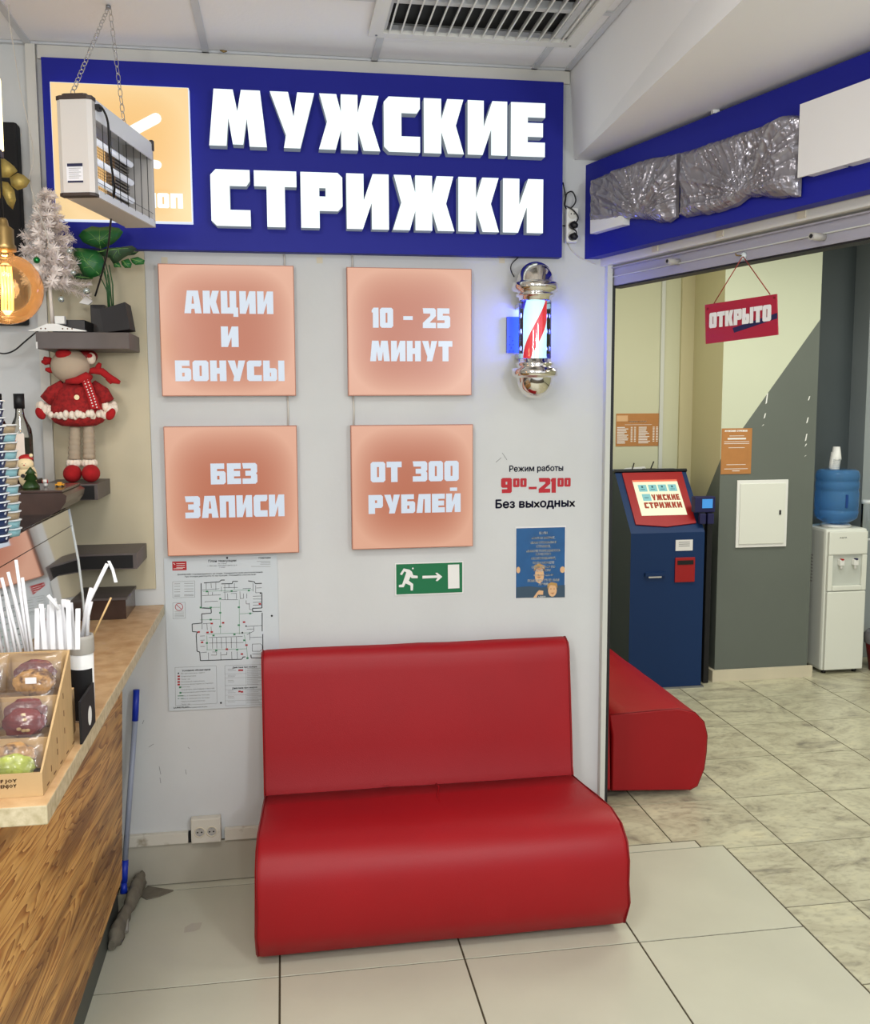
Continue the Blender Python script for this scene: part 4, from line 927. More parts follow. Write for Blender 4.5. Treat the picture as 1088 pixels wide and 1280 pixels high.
# ================================================================== SOFAS
PROF = [(-.560, .022), (-.598, .040), (-.628, .12), (-.640, .20), (-.642, .28), (-.625, .345), (-.58, .392), (-.50, .412), (-.40, .410), (-.28, .402), (-.175, .396)]
BACK = [(-.175, .396), (-.165, .42), (-.150, .55), (-.130, .70), (-.112, .82), (-.105, .87), (-.092, .898), (-.065, .910), (-.040, .902), (-.030, .87), (-.028, .60), (-.028, .035)]
def sofa(label, M, crease=True):
    t = thing('sofa', label, 'sofa', M.to_translation(), 'red leather sofas'); t.rotation_euler = M.to_euler()
    W = 1.17
    def loft(prof, name, flare):
        mb = MB(); n = len(prof); cuts = [0, .006, .03, .5, .97, .994, 1]; rings = []
        for c_ in [0, .004, .018, .10, .25, .40, .5, .60, .75, .90, .982, .996, 1]:
            e = min(c_, 1-c_); ins = .014 if e == 0 else (.005 if e < .01 else 0)
            ring = []
            cy_ = sum(p[0] for p in prof)/n; cz_ = sum(p[1] for p in prof)/n
            for (y, z) in prof:
                fl = flare*max(0, (-.2-y)/.44)*(1.25 if z < .2 else 1)
                x = -fl*.5+(W+fl*1.6)*c_
                yy_ = y+(cy_-y)*ins*2.0; zz_ = z+(cz_-z)*ins*2.0
                ring.append(mb.av((x, yy_, zz_+(.004*noise.noise(Vector((x*5, y*9, z*5)))))))
            rings.append(ring)
        for a, b in zip(rings, rings[1:]):
            for k in range(n): mb.af([a[k], a[(k+1) % n], b[(k+1) % n], b[k]], True)
        mb.af(rings[0][::-1]); mb.af(rings[-1])
        o = mb.obj(name, 'red_leather'); o.parent = t; return o
    seat = PROF + [(-.19, .30), (-.19, .035)]
    loft(seat, 'seat', .045)
    loft(BACK + [(-.186, .035)], 'backrest', 0)
    for c_, nm in ((0, 'piping'), (1, 'piping')):
        pts = []
        for (y, z) in PROF: fl = .045*max(0, (-.2-y)/.44)*(1.25 if z < .2 else 1); pts.append((-fl*.5+(W+fl*1.6)*c_+(.006 if c_ == 0 else -.006), y, z))
        pp = MB().tube(pts, .0022, 6).obj(nm, 'red_piping'); pp.parent = t
        pp = MB().tube([((.006 if c_ == 0 else W-.006), y, z) for y, z in BACK[:-2]], .0022, 6).obj(nm, 'red_piping'); pp.parent = t
    for x in (.08, W-.06):
        for y in (-.50, -.08):
            f = MB().lathe([(.022, 0), (.022, .006), (.012, .010), (.012, .038)], (x, y, 0), 14).obj('foot', 'chrome_soft'); f.parent = t
    return t
s1_ = sofa('wide red leather armless sofa against the back wall', Matrix.Translation((-.095, 0, 0)))
# creases of the worn seat
mat('scuff', rgb(196, 90, 90), .5)
for pts in [[(545, 979), (549, 985), (547, 996), (552, 1010), (556, 1020)], [(423, 985), (440, 982), (450, 979), (470, 981), (487, 983)]]:
    q = [atz(u, v, .402) for u, v in pts]; o = MB().tube([(p.x, p.y, .404+.006*0) for p in q], [.001]+[.0035]*(len(q)-2)+[.001], 6).obj('crease', 'red_leather', s1_)
sofa('second red leather sofa inside the salon, seen past the wall end', Matrix.Translation((1.27, .452, 0)) @ Matrix.Rotation(PI/2, 4, 'Z'))

# ================================================================== LEFT COUNTER
ct = thing('counter', 'wooden bar counter with diagonal grain cladding and beige top', 'counter', (-.9, -.9, 0))
mb = MB(); mb.cur = 0
X1c, Y0c = -.445, -1.738
# worktop slab, side and end faces in the edge colour
mb = MB(); mb.box((-1.9, Y0c, 1.042), (X1c, -.002, 1.080), .003)
o = mb.obj('countertop', ['countertop', 'countertop_edge'], ct)
for p in o.data.polygons: p.material_index = 0 if p.normal.z > .7 else 1
mb = MB(); A = [(-.60, -1.66, .13), (-.60, -.19, .13), (-.585, -.07, 1.042), (-.585, -1.66, 1.042)]; B = [(x-.03, y, z) for x, y, z in A]
ia = [mb.av(p) for p in A]; ib = [mb.av(p) for p in B]; mb.af(ia); mb.af(ib[::-1])
for k in range(4): mb.af([ia[k], ib[k], ib[(k+1) % 4], ia[(k+1) % 4]])
mb.obj('side_panel', 'diagonal_wood', ct)
MB().box((-1.85, -1.69, .13), (-.585, -1.66, 1.042)).obj('end_panel', 'diagonal_wood', ct)
MB().box((-1.85, -1.62, 0), (-.615, -.20, .13)).obj('toe_kick', 'toe_kick', ct)

# mop
mopt = thing('mop', 'blue and silver handled mop with grey rag head between counter and wall', 'mop', (-.6, -.2, 0))
p0, p1, p2, p3 = Vector((-.553, -.03, .772)), Vector((-.560, -.06, .65)), Vector((-.582, -.165, .205)), Vector((-.592, -.205, .085))
p0 = aty(170.5, 862, -.04); p1 = aty(169, 901, -.055); p2 = aty(156.5, 1075, -.13); p3 = aty(155, 1103, -.15)
MB().tube([p0, p1], .0115, 12).obj('grip', 'blue_plastic', mopt); MB().tube([p1, p2], .0100, 12).obj('handle', 'mop_pole', mopt); MB().tube([p2, p3], .0125, 12).obj('socket', 'blue_plastic', mopt)
p4 = Vector((p3.x, p3.y-.01, .06)); MB().tube([p3, p4], [.010, .014], 10).obj('joint', 'blue_plastic', mopt)
a = atz(181, 1080, .055); b = atz(138, 1190, .012)
# rag head: a long lumpy flattened strip
mb = MB(); N_ = 26; rings = []
for i in range(N_+1):
    w = i/N_; c = Vector((-.553, -.045, .075)).lerp(Vector((-.600, -.425, .03)), w); r = .027+.004*math.sin(w*9)+.010*noise.noise(Vector((w*9, 0, 0)))
    if w < .08 or w > .94: r *= .55
    ring = []
    for k in range(12):
        q = 2*PI*k/12; rr = r*(1+.28*noise.noise(Vector((w*14, math.cos(q)*2, math.sin(q)*2))))
        ring.append(mb.av((c.x+math.cos(q)*rr*.75, c.y, max(.003, c.z-.012+math.sin(q)*rr*1.3))))
    rings.append(ring)
for A, B in zip(rings, rings[1:]):
    for k in range(12): mb.af([A[k], A[(k+1) % 12], B[(k+1) % 12], B[k]], True)
mb.af(rings[0][::-1]); mb.af(rings[-1]); mb.obj('rag_head', 'mop_grey', mopt)
hp_ = [atz(182, 1103, .05), atz(170, 1106, .06), atz(160, 1125, .05), atz(157, 1150, .035), atz(158, 1165, .015)]
MB().tube([tuple(q) for q in hp_], [.008, .010, .010, .010, .008], 8).obj('frame_bar', 'mop_holder', mopt)
q = [atz(u, v, .004) for u, v in [(172, 1118), (185, 1108), (217, 1113), (200, 1120), (183, 1124)]]
o = MB(); A = [o.av((p.x, p.y, .001)) for p in q]; B = [o.av((p.x, p.y, .006)) for p in q]; o.af(A[::-1]); o.af(B)
for k in range(5): o.af([A[k], A[(k+1) % 5], B[(k+1) % 5], B[k]])
o.obj('rag_tip', 'mop_grey', mopt)
# floor stain
q = [atz(u, v, .0006) for u, v in [(231, 1159), (240, 1154), (253, 1153), (250, 1161), (243, 1164), (230, 1166)]]
o = MB(); o.poly([(p.x, p.y, .0008) for p in q]); o.obj('stain', 'skirting_tile', floor)

# socket on the wall
sk = thing('wall_socket', 'double white wall socket low on the back wall left of the sofa', 'socket', (-.313, -.02, .215))
MB().box((-.372, -.040, .168), (-.262, -.004, .262), .004).obj('body', 'dirty_white', sk)
for x in (-.340, -.296):
    rg = MB().lathe([(.0205, .003), (.0205, -.002), (.0170, -.002), (.0165, .001)], (x, -.0405, .212), 22, axis='y', cap=False).obj('outlet_ring', 'cream_skirting', sk)
    MB().lathe([(.0165, 0), (.0165, .001)], (x, -.0412, .212), 18, axis='y').obj('outlet_well', 'grey_plastic', sk)
    for dx in (-.0075, .0075): MB().lathe([(.0032, 0), (.0032, .001)], (x+dx, -.0420, .212), 8, axis='y').obj('outlet_hole', 'black', sk)
    for dz in (-.0125, .0125): MB().box((x-.003, -.0425, .212+dz-.0015), (x+.003, -.0413, .212+dz+.0015)).obj('earth_clip', 'steel', sk)

# ================================================================== BEIGE PANEL AND SHELVES
MB_ = MB().box((-.805, -.012, 1.142), (-.472, -.001, 2.352)); pan = struct(MB_.obj('wall_panel', 'beige_panel'))
def shelf(label, x0, x1, z0, z1, y0=-.25):
    t = thing('wall_shelf', label, 'shelf', ((x0+x1)/2, -.12, z0), 'dark floating shelves'); 
    MB().box((x0, y0, z0), (x1, -.013, z1), .0015).obj('board', 'shelf', t)
    return t
sh1 = shelf('top floating shelf, dark brown, carrying the white tree and black pot', -.792, -.498, 1.998, 2.052, -.245)
MB().box((-.792, -.2465, 1.998), (-.787, -.2452, 2.02)).obj('edge_chip', 'white_paper', sh1)
sh2 = shelf('middle dark floating shelf under the reindeer toy', -.80, -.618, 1.496, 1.550, -.245)
MB().box((-.765, -.2465, 1.499), (-.628, -.2452, 1.545)).obj('end_cover', 'black_matte', sh2)
sh3 = shelf('lowest dark floating shelf above the counter, empty', -.80, -.499, 1.258, 1.312, -.245)
MB().box((-.80, -.2465, 1.262), (-.512, -.2452, 1.306)).obj('end_cover', 'black_matte', sh3)
# wooden box under the lowest shelf, behind the counter end
p = aty(155, 737, -.2); bx = thing('wooden_crate', 'dark wooden box standing on the far end of the counter by the wall', 'box', (-.65, -.1, 1.08))
MB().box((-.80, -.22, 1.081), (-.545, -.02, 1.148)).obj('body', 'smoke_dark', bx); MB().box((-.805, -.225, 1.1485), (-.54, -.015, 1.156)).obj('lid', 'shelf', bx)

# ================================================================== REINDEER TOY
rd = thing('reindeer_toy', 'plush reindeer in red coat and polka dot scarf standing on the middle shelf', 'toy', (-.688, -.135, 1.55))
RX, RY = -.688, -.135
def pp(u, v, y=RY): return aty(40+u*.1719, 400+v*.1719, y)
def lump(mb, pts, n=14): mb.tube([p for p, r in pts], [r for p, r in pts], n)
c = pp(285, 335); mb = MB(); mb.ell((c.x, RY-.01, c.z), (.064, .055, .058), 24, 16); o = mb.obj('head', 'cloth_beige', rd)
c2 = pp(232, 250, RY-.04); MB().ell((c2.x, c2.y, c2.z), (.028, .022, .018)).obj('nose', 'felt_red', rd)
mb = MB()
prof = []
for (v, r) in [(440, .018), (455, .045), (500, .062), (560, .078), (620, .088), (660, .092), (715, .090), (745, .080), (770, .055), (775, .01)]:
    prof.append((r, pp(330, v).z))
cx_ = pp(335, 600).x
bodym = MB()
ring = []
n = 28
for r, z in prof: ring.append([bodym.av((cx_+r*math.cos(2*PI*k/n), RY+r*.62*math.sin(2*PI*k/n), z)) for k in range(n)])
for A, B in zip(ring, ring[1:]):
    for k in range(n): bodym.af([A[k], A[(k+1) % n], B[(k+1) % n], B[k]], True)
bodym.af(ring[0][::-1]); bodym.af(ring[-1]); bodym.obj('coat', 'felt_coat', rd)
fur = MB(); zc = pp(335, 690).z
for k in range(64):
    a = 2*PI*k/64; q = random.uniform(.85, 1.1); fur.ell((cx_+.0885*math.cos(a)*q, RY+.058*math.sin(a)*q, zc+random.uniform(-.005, .005)), (.010, .010, random.uniform(.011, .015)), 8, 6)
fur.obj('fur_hem', 'fur_white', rd)
for sgn, pts, cuff, mitt in [(-1, [(215, 470), (160, 530), (105, 590)], (95, 645), (62, 680)), (1, [(455, 470), (510, 535), (550, 600)], (560, 645), (572, 685))]:
    P3 = [pp(u, v) for u, v in pts]; MB().tube([P3[0]+Vector((-sgn*.01, 0, .0)), P3[1], P3[2]], [.020, .027, .025], 14).obj('sleeve', 'felt_coat', rd)
    c = pp(*cuff); mbb = MB()
    for k in range(9): a = 2*PI*k/9; mbb.ell((c.x+.018*math.cos(a), RY+.016*math.sin(a), c.z+.010*math.sin(a*2)), (.013, .013, .018), 8, 6)
    mbb.ell((c.x, RY, c.z), (.026, .022, .02), 10, 8); mbb.obj('cuff', 'fur_white', rd)
    c = pp(*mitt, RY-.02); MB().ell((c.x, c.y, c.z), (.015, .013, .022), 14, 10, Matrix.Rotation(sgn*.5, 3, 'Y')).obj('mitten', 'felt_red', rd)
# scarf
sc = [pp(250, 450, RY-.045), pp(330, 440, RY-.055), pp(400, 410, RY-.05), pp(430, 420, RY-.04)]
MB().tube(sc, [.008, .013, .016, .010], 10).obj('scarf_wrap', 'felt_red', rd)
st_ = [pp(385, 420, RY-.058), pp(415, 500, RY-.062), pp(440, 570, RY-.066), pp(462, 645, RY-.070)]
mb = MB()
for A, B in zip(st_, st_[1:]):
    w1, w2 = .014, .015
    i = [mb.av(q) for q in [(A.x-w1, A.y, A.z), (A.x+w1, A.y, A.z), (B.x+w2, B.y, B.z), (B.x-w2, B.y, B.z), (A.x-w1, A.y+.005, A.z), (A.x+w1, A.y+.005, A.z), (B.x+w2, B.y+.005, B.z), (B.x-w2, B.y+.005, B.z)]]
    for q in [(0, 1, 2, 3), (7, 6, 5, 4), (0, 4, 5, 1), (1, 5, 6, 2), (2, 6, 7, 3), (3, 7, 4, 0)]: mb.af([i[k] for k in q])
tail = mb.obj('scarf_tail', 'felt_red', rd)
mb = MB()
for k in range(11):
    for s_ in (-1, 1):
        w = (k+.5*(s_ > 0))/11; j = min(2, int(w*3)); f_ = w*3-j; q = st_[j].lerp(st_[j+1], f_); mb.ell((q.x+s_*.006, q.y-.0006, q.z), (.0026, .0012, .0026), 8, 6)
mb.obj('dots', 'white_print', tail)
for u, v, r in [(327, 562, .0085)]:
    c = pp(u, v, RY-.047-.004); MB().lathe([(r, 0), (r, .003), (r*.6, .004)], (c.x, c.y-.004, c.z), 14, axis='y').obj('button', 'santa_cream', rd)
for sgn, xs_ in ((-1, 315), (1, 410)):
    base_ = [(xs_, 775), (xs_+sgn*2, 850), (xs_+sgn*4, 930), (xs_+sgn*6, 1010)]
    pts = []; 
    for i in range(19):
        w = i/18*3; j = min(2, int(w)); q = pp(*base_[j]).lerp(pp(*base_[j+1]), w-j); pts.append((q, .0185*(1+.10*math.sin(i*2.3+sgn))*(1+.12*w/3)))
    MB().tube([q for q, r in pts], [r for q, r in pts], 14).obj('leg', 'cloth_leg', rd)
    c = pp(xs_+sgn*8, 1040); m_ = MB()
    for k in range(10): a = 2*PI*k/10; m_.ell((c.x+.017*math.cos(a), RY+.017*math.sin(a), c.z), (.011, .011, .013), 8, 6)
    m_.obj('ankle_cuff', 'fur_white', rd)
    c = pp(xs_+sgn*20, 1120, RY-.02); MB().ell((c.x, RY-.022, 1.55+.030), (.030, .045, .0305), 18, 12).obj('boot', 'felt_red', rd)
# antlers, hat
an = MB(); A = [pp(160, 310, RY+.01), pp(120, 295, RY), pp(85, 275, RY)]; an.tube(A, [.010, .013, .006], 10); an.tube([pp(125, 300, RY), pp(95, 310, RY), pp(70, 300, RY)], [.010, .009, .005], 8); an.tube([pp(165, 370, RY), pp(130, 365, RY), pp(98, 358, RY)], [.008, .010, .005], 8); an.obj('antler', 'felt_red', rd)
an = MB(); an.tube([pp(405, 375, RY), pp(450, 368, RY), pp(510, 375, RY), pp(560, 415, RY), pp(600, 440, RY), pp(640, 455, RY)], [.009, .012, .013, .012, .012, .006], 10); an.tube([pp(470, 365, RY), pp(485, 335, RY), pp(495, 312, RY)], [.010, .009, .006], 8); an.tube([pp(550, 420, RY), pp(570, 445, RY), pp(580, 462, RY)], [.010, .008, .005], 8); an.obj('antler', 'felt_red', rd)
c = pp(385, 265); MB().ell((c.x, RY+.015, c.z), (.040, .04, .026)).obj('hat', 'red_piping', rd)
c = pp(430, 280, RY-.01); mb = MB(); mb.ell((c.x, c.y, c.z), (.016, .016, .020)); mb.obj('hat_trim', 'fur_white', rd)
c = pp(420, 262, RY-.022); MB().ell((c.x, c.y, c.z), (.009, .005, .009)).obj('hat_bow', 'felt_red', rd)

# ================================================================== PLANT POT
pt = thing('potted_plant', 'artificial monstera in a tilted black square pot on the top shelf', 'plant', (-.55, -.12, 2.053))
def pq(u, v, y): return aty(40+u*.1471, 240+v*.1471, y)
mb = MB(); y0, y1 = -.19, -.07
f = [pq(575, 1000, y0), pq(790, 935, y0), pq(835, 1165, y0), pq(610, 1195, y0)]
zmin = 2.0535
f = [Vector((q.x, q.y, max(q.z, zmin))) for q in f]; bk = [Vector((q.x, y1, q.z)) for q in f]
A = [mb.av(q) for q in f]; B = [mb.av(q) for q in bk]; mb.af(A); mb.af(B[::-1])
for k in range(4): mb.af([A[k], A[(k+1) % 4], B[(k+1) % 4], B[k]])
mb.obj('pot', 'pot_black', pt)
def leaf(name, pts, mid, m, y, bend=.02):
    mb = MB(); P_ = [pq(u, v, y) for u, v in pts]; a = pq(*mid[0], y); b = pq(*mid[1], y)
    c = (a+b)/2; ci = mb.av((c.x, c.y-bend, c.z)); n_ = len(P_)
    mids = [mb.av(((c.x+p.x)/2, y-bend*.8+random.uniform(-.003, .003), (c.z+p.z)/2)) for p in P_]
    ix = [mb.av(p) for p in P_]
    for k in range(n_): k2 = (k+1) % n_; mb.af([ci, mids[k], mids[k2]], True); mb.af([mids[k], ix[k], ix[k2], mids[k2]], True)
    o = mb.obj(name, m, pt); md = o.modifiers.new('s', 'SOLIDIFY'); md.thickness = .0012
    v_ = MB(); v_.tube([a+Vector((0, -.003, 0)), c+Vector((0, -bend-.0015, 0)), b+Vector((0, -.003, 0))], [.0018, .0014, .0006], 6)
    for k in range(0, n_, 2): v_.tube([c+(a-c)*random.uniform(-.5, .5)+Vector((0, -bend-.0012, 0)), Vector(mb.v[mids[k]])+Vector((0, -.0014, 0)), P_[k]+(c-P_[k])*.2+Vector((0, -.004, 0))], .0006, 4)
    v_.obj('vein', 'leaf_vein', o)
    return o
leaf('leaf', [(585, 485), (500, 460), (430, 425), (395, 370), (430, 325), (510, 290), (580, 300), (650, 292), (740, 305), (775, 340), (745, 390), (690, 440), (640, 465)], [(585, 485), (580, 310)], 'leaf', -.16)
leaf('leaf', [(575, 710), (500, 735), (430, 700), (395, 640), (350, 520), (340, 480), (400, 475), (470, 485), (560, 500), (600, 540), (620, 610), (600, 670)], [(570, 700), (370, 500)], 'leaf', -.175)
leaf('leaf', [(560, 500), (640, 475), (740, 470), (850, 455), (890, 480), (850, 520), (780, 560), (730, 600), (690, 610), (660, 560), (600, 545)], [(560, 510), (860, 480)], 'leaf_dark', -.185)
leaf('leaf', [(690, 610), (740, 595), (760, 640), (700, 640)], [(700, 600), (750, 640)], 'leaf', -.155, .004)
leaf('leaf', [(755, 585), (820, 565), (850, 610), (840, 645), (790, 645), (765, 620)], [(770, 580), (820, 640)], 'leaf', -.15, .004)
leaf('leaf', [(835, 565), (900, 550), (960, 580), (950, 615), (880, 620), (850, 600)], [(840, 570), (950, 600)], 'leaf', -.15, .004)
leaf('leaf', [(560, 500), (690, 480), (820, 520), (910, 505), (870, 535), (760, 545)], [(560, 505), (900, 515)], 'leaf_dark', -.14, .004)
leaf('leaf', [(520, 740), (450, 745), (370, 740), (340, 700), (400, 690), (480, 700)], [(520, 735), (350, 715)], 'leaf_dark', -.15, .005)
for a_, b_ in [((690, 960), (655, 620)), ((665, 965), (600, 640)), ((650, 970), (585, 490)), ((680, 950), (610, 540)), ((670, 960), (575, 710)), ((655, 975), (640, 700))]:
    P0 = pq(a_[0], a_[1], -.14); P1 = pq(b_[0], b_[1], -.15); m_ = (P0+P1)/2+Vector((.006, -.005, 0)); MB().tube([P0-Vector((0, 0, .02)), m_, P1], [.0026, .0022, .0016], 6).obj('stalk', 'stem', pt)
# black boxes behind the tree stand
tag(MB().box((aty(75, 400, -.1).x, -.21, 2.0535), (aty(114, 400, -.1).x, -.06, 2.095), .002).obj('black_box', 'dark_plastic'), 'low black plastic box on the top shelf behind the white stand', 'box')
tag(MB().box((aty(113, 380, -.06).x, -.065, 2.0535), (aty(131, 380, -.06).x, -.02, 2.16), .002).obj('black_case', 'dark_plastic'), 'upright dark case on the top shelf behind the plant', 'box')

# ================================================================== WHITE TREE
tr_ = thing('white_tinsel_tree', 'small white tinsel christmas tree with baubles on the top shelf', 'christmas tree', (-.69, -.2, 2.053))
TY = -.21
def tp_(u, v, y=TY): return aty(u*.2264, 130+v*.2264, y)
trunk = [tp_(292, 1190), tp_(278, 1050), tp_(265, 850), tp_(262, 680), tp_(262, 480)]
trunk[0].z = 2.062
MB().tube(trunk, [.007, .006, .004, .003, .002], 8).obj('trunk', 'tree_wire', tr_)
ndl = MB(); random.seed(3)
def branch(a, b, dens=46, nl=.02):
    a = Vector(a); b = Vector(b); d = (b-a); L_ = d.length; d.normalize(); ref = d.cross(Vector((0, 1, .1))).normalized(); w = d.cross(ref)
    ndl.tube([a, b], .0012, 4)
    n_ = int(L_*1000*1.3)+20
    for k in range(n_):
        t_ = k/n_; q = a+d*L_*t_; an_ = random.uniform(0, 2*PI); r_ = (ref*math.cos(an_)+w*math.sin(an_)); e = q+r_*nl*random.uniform(.75, 1.1)+d*nl*.55
        s_ = d.cross(r_)*.0014; ndl.poly([q-s_, q+s_, e+s_*.6, e-s_*.6])
brs = []
for (u, v, n_, L_) in [(262, 520, 7, .022), (262, 580, 8, .034), (262, 640, 8, .046), (262, 700, 9, .060), (262, 760, 9, .070), (264, 830, 10, .078), (266, 890, 10, .084), (270, 950, 10, .082), (275, 1000, 9, .078)]:
    c = tp_(u, v)
    for k in range(n_):
        a = 2*PI*(k+random.random()*.4)/n_; up = .35 if L_ > .03 else .8
        branch(c, c+Vector((math.cos(a)*L_, math.sin(a)*L_*.8, L_*up*random.uniform(.2, 1))))
branch(tp_(262, 560), tp_(258, 480), 60)
branch(tp_(262, 760), tp_(120, 715)); branch(tp_(262, 850), tp_(118, 810)); branch(tp_(265, 860), tp_(425, 880)); branch(tp_(262, 760), tp_(400, 740)); branch(tp_(270, 980), tp_(490, 1000)); branch(tp_(270, 990), tp_(490, 1060)); branch(tp_(262, 700), tp_(345, 680))
o = ndl.obj('needles', 'tree_white', tr_); o['kind'] = 'stuff'
for u, v, r, m, y in [(203, 862, .0105, 'bauble_green', TY-.075), (385, 812, .010, 'bauble_silver', TY-.05), (405, 932, .009, 'bauble_silver', TY-.05), (478, 1032, .011, 'bauble_silver', TY-.04), (338, 1078, .010, 'bauble_silver', TY-.05)]:
    c = tp_(u, v, y); b_ = MB().ell(c, (r, r, r), 16, 12).obj('bauble', m, tr_)
    if m == 'bauble_green': b_['label'] = 'shiny green bauble'
    MB().tube([c+Vector((0, 0, r*.95)), c+Vector((0, 0, r*1.3))], .002, 6).obj('bauble_cap', 'brass', b_)
# its cross-shaped white plastic stand
mb = MB()
mb.prism([(tp_(160, 1238, TY-.03).x, 0), (tp_(200, 1228, TY-.03).x, .006), (tp_(262, 1190, TY-.03).x, .022), (tp_(318, 1190, TY-.03).x, .022), (tp_(385, 1222, TY-.03).x, .010), (tp_(480, 1240, TY-.03).x, 0), (tp_(480, 1248, TY-.03).x, -.002), (tp_(160, 1246, TY-.03).x, -.002)], 'y', TY-.04, TY-.025)
for i in range(len(mb.v)): mb.v[i] = (mb.v[i][0], mb.v[i][1], mb.v[i][2]+2.0565)
stand = mb.obj('stand', 'white_plastic', tr_)
for u in (225, 250, 345, 372, 397):
    c = tp_(u, 1222, TY-.0405); MB().lathe([(.0024, 0), (.0024, .001)], (c.x, TY-.0412, 2.0625), 8, axis='y').obj('stand_hole', 'brown_print', stand)
mb = MB(); mb.box((tp_(262, 0).x, TY-.04, 2.078), (tp_(318, 0).x, TY-.01, 2.104), .003); mb.obj('stand_clip', 'white_plastic', stand)
p = tp_(480, 1085, -.17); mb = MB(); c5 = [(p.x-.022, p.z-.01), (p.x, p.z+.012), (p.x+.022, p.z-.004), (p.x+.008, p.z-.016)]; mb.prism(c5, 'y', -.19, -.175); tag(mb.obj('paper_star', 'white_paper'), 'folded cream paper piece hanging at the right of the white tree', 'ornament')

# ================================================================== BUG LAMP
def hz(u, v, y): return aty(u, v, y)
A0 = Vector((-.563, -.845, 0)); A1 = Vector((-.474, -.865, 0)); ang = math.radians(12.5)
ax = Vector((math.sin(ang), math.cos(ang), 0)); LH = .455; zb0, zt0 = 2.362, 2.622
sd = Vector((math.cos(ang), -math.sin(ang), 0)); o0 = Vector((-.568, -.845, 0)); WD = .094
il = thing('insect_lamp', 'grey electric insect killer lamp hanging by two chains before the sign', 'lamp', o0+ax*LH/2+Vector((0, 0, zb0)))
def lp(w, l, z): p = o0+sd*w+ax*l; return (p.x, p.y, z)
def lbox(mb, w0, w1, l0, l1, z0, z1):
    i = [mb.av(lp(w, l, z)) for z in (z0, z1) for w, l in [(w0, l0), (w1, l0), (w1, l1), (w0, l1)]]
    for q in [(3, 2, 1, 0), (4, 5, 6, 7), (0, 1, 5, 4), (1, 2, 6, 5), (2, 3, 7, 6), (3, 0, 4, 7)]: mb.af([i[k] for k in q])
    return mb
def loct(mb, w0, w1, l0, l1, z0, z1, ch):
    out = [(w0+ch, l0), (w1-ch, l0), (w1, l0+ch*.6), (w1, l1), (w0, l1), (w0, l0+ch*.6)]
    a = [mb.av(lp(w, l, z0)) for w, l in out]; b = [mb.av(lp(w, l, z1)) for w, l in out]; mb.af(a[::-1]); mb.af(b)
    for k in range(6): mb.af([a[k], a[(k+1) % 6], b[(k+1) % 6], b[k]])
    return mb
loct(MB(), 0, WD, 0, .028, zb0+.008, zt0-.016, .012).obj('end_housing', 'heater_body', il)
mb = loct(MB(), -.001, WD+.001, -.002, .03, zb0, zb0+.0078, .012); mb.obj('end_cap', 'cap_brown', il)
mb = loct(MB(), -.001, WD+.001, -.002, .03, zt0-.0158, zt0-.006, .012); loct(mb, .014, WD-.014, .003, .028, zt0-.006, zt0, .008); mb.obj('end_cap', 'cap_brown', il)
lbox(MB(), 0, WD, LH-.012, LH, zb0, zt0-.004).obj('end_housing', 'heater_body', il); lbox(MB(), WD-.006, WD+.003, LH-.014, LH+.002, zt0-.030, zt0).obj('corner_cap', 'cap_brown', il)
mb = MB()
for z in [zb0+.03+k*.010 for k in range(17)]: lbox(mb, .006, .02, LH-.15, LH-.013, z, z+.005)
mb.obj('louvres', 'steel_matte', il)
lbox(MB(), .003, .005, LH-.15, LH-.013, zb0+.01, zt0-.06).obj('back_sheet', 'steel_matte', il)
lbox(MB(), .004, WD-.004, .03, LH-.012, zb0, zb0+.006).obj('tray', 'heater_body', il)
mb = lbox(MB(), WD-.004, WD+.002, .03, LH-.012, zb0, zb0+.014); lbox(mb, WD-.006, WD-.002, .03, LH-.012, zb0+.014, zb0+.022); mb.obj('lower_rail', 'heater_white', il)
mb = lbox(MB(), 0, WD, .03, LH-.012, zt0-.012, zt0-.008); lbox(mb, WD-.003, WD+.001, .03, LH-.012, zt0-.06, zt0-.012); lbox(mb, 0, .003, .03, LH-.012, zt0-.06, zt0-.012); mb.obj('top_cover', 'heater_white', il)
mb = MB()
for z in [zb0+.026+k*.0085 for k in range(20)]: mb.tube([lp(WD*.34, .03, z), lp(WD*.34, LH-.15, z)], .0008, 4)
for l in [.034+k*.0095 for k in range(29)]: mb.tube([lp(WD*.33, l, zb0+.02), lp(WD*.33, l, zt0-.06)], .0006, 4)
g_ = mb.obj('killing_grid', 'grid_warm', il)
for z in (zb0+.062, zb0+.115, zb0+.168):
    MB().tube([lp(WD*.60, .032, z), lp(WD*.60, LH-.09, z)], .0085, 12).obj('fluorescent_tube', 'tube_lamp', il)
mb = MB()
for k in range(7): l = .075+k*.055; mb.tube([lp(WD-.002, l, zb0+.018), lp(WD-.002, l, zt0-.055)], .0011, 5)
for z in (zb0+.04,): mb.tube([lp(WD-.002, .03, z), lp(WD-.002, LH-.012, z)], .0008, 4)
mb.obj('guard_wires', 'cord_black', il)
mb = MB(); mb.poly([lp(.022, -.0004, zb0+.034), lp(.066, -.0004, zb0+.034), lp(.066, -.0004, zb0+.082), lp(.022, -.0004, zb0+.082)]); mb.obj('rating_label', 'heater_white', il)
mb = MB(); mb.poly([lp(.024, -.0008, zb0+.074), lp(.066, -.0008, zb0+.074), lp(.066, -.0008, zb0+.082), lp(.024, -.0008, zb0+.082)]); mb.poly([lp(.024, -.0008, zb0+.033), lp(.066, -.0008, zb0+.033), lp(.066, -.0008, zb0+.038), lp(.024, -.0008, zb0+.038)]); mb.obj('label_bands', 'label_navy', il)['kind'] = 'stuff'
mb = MB()
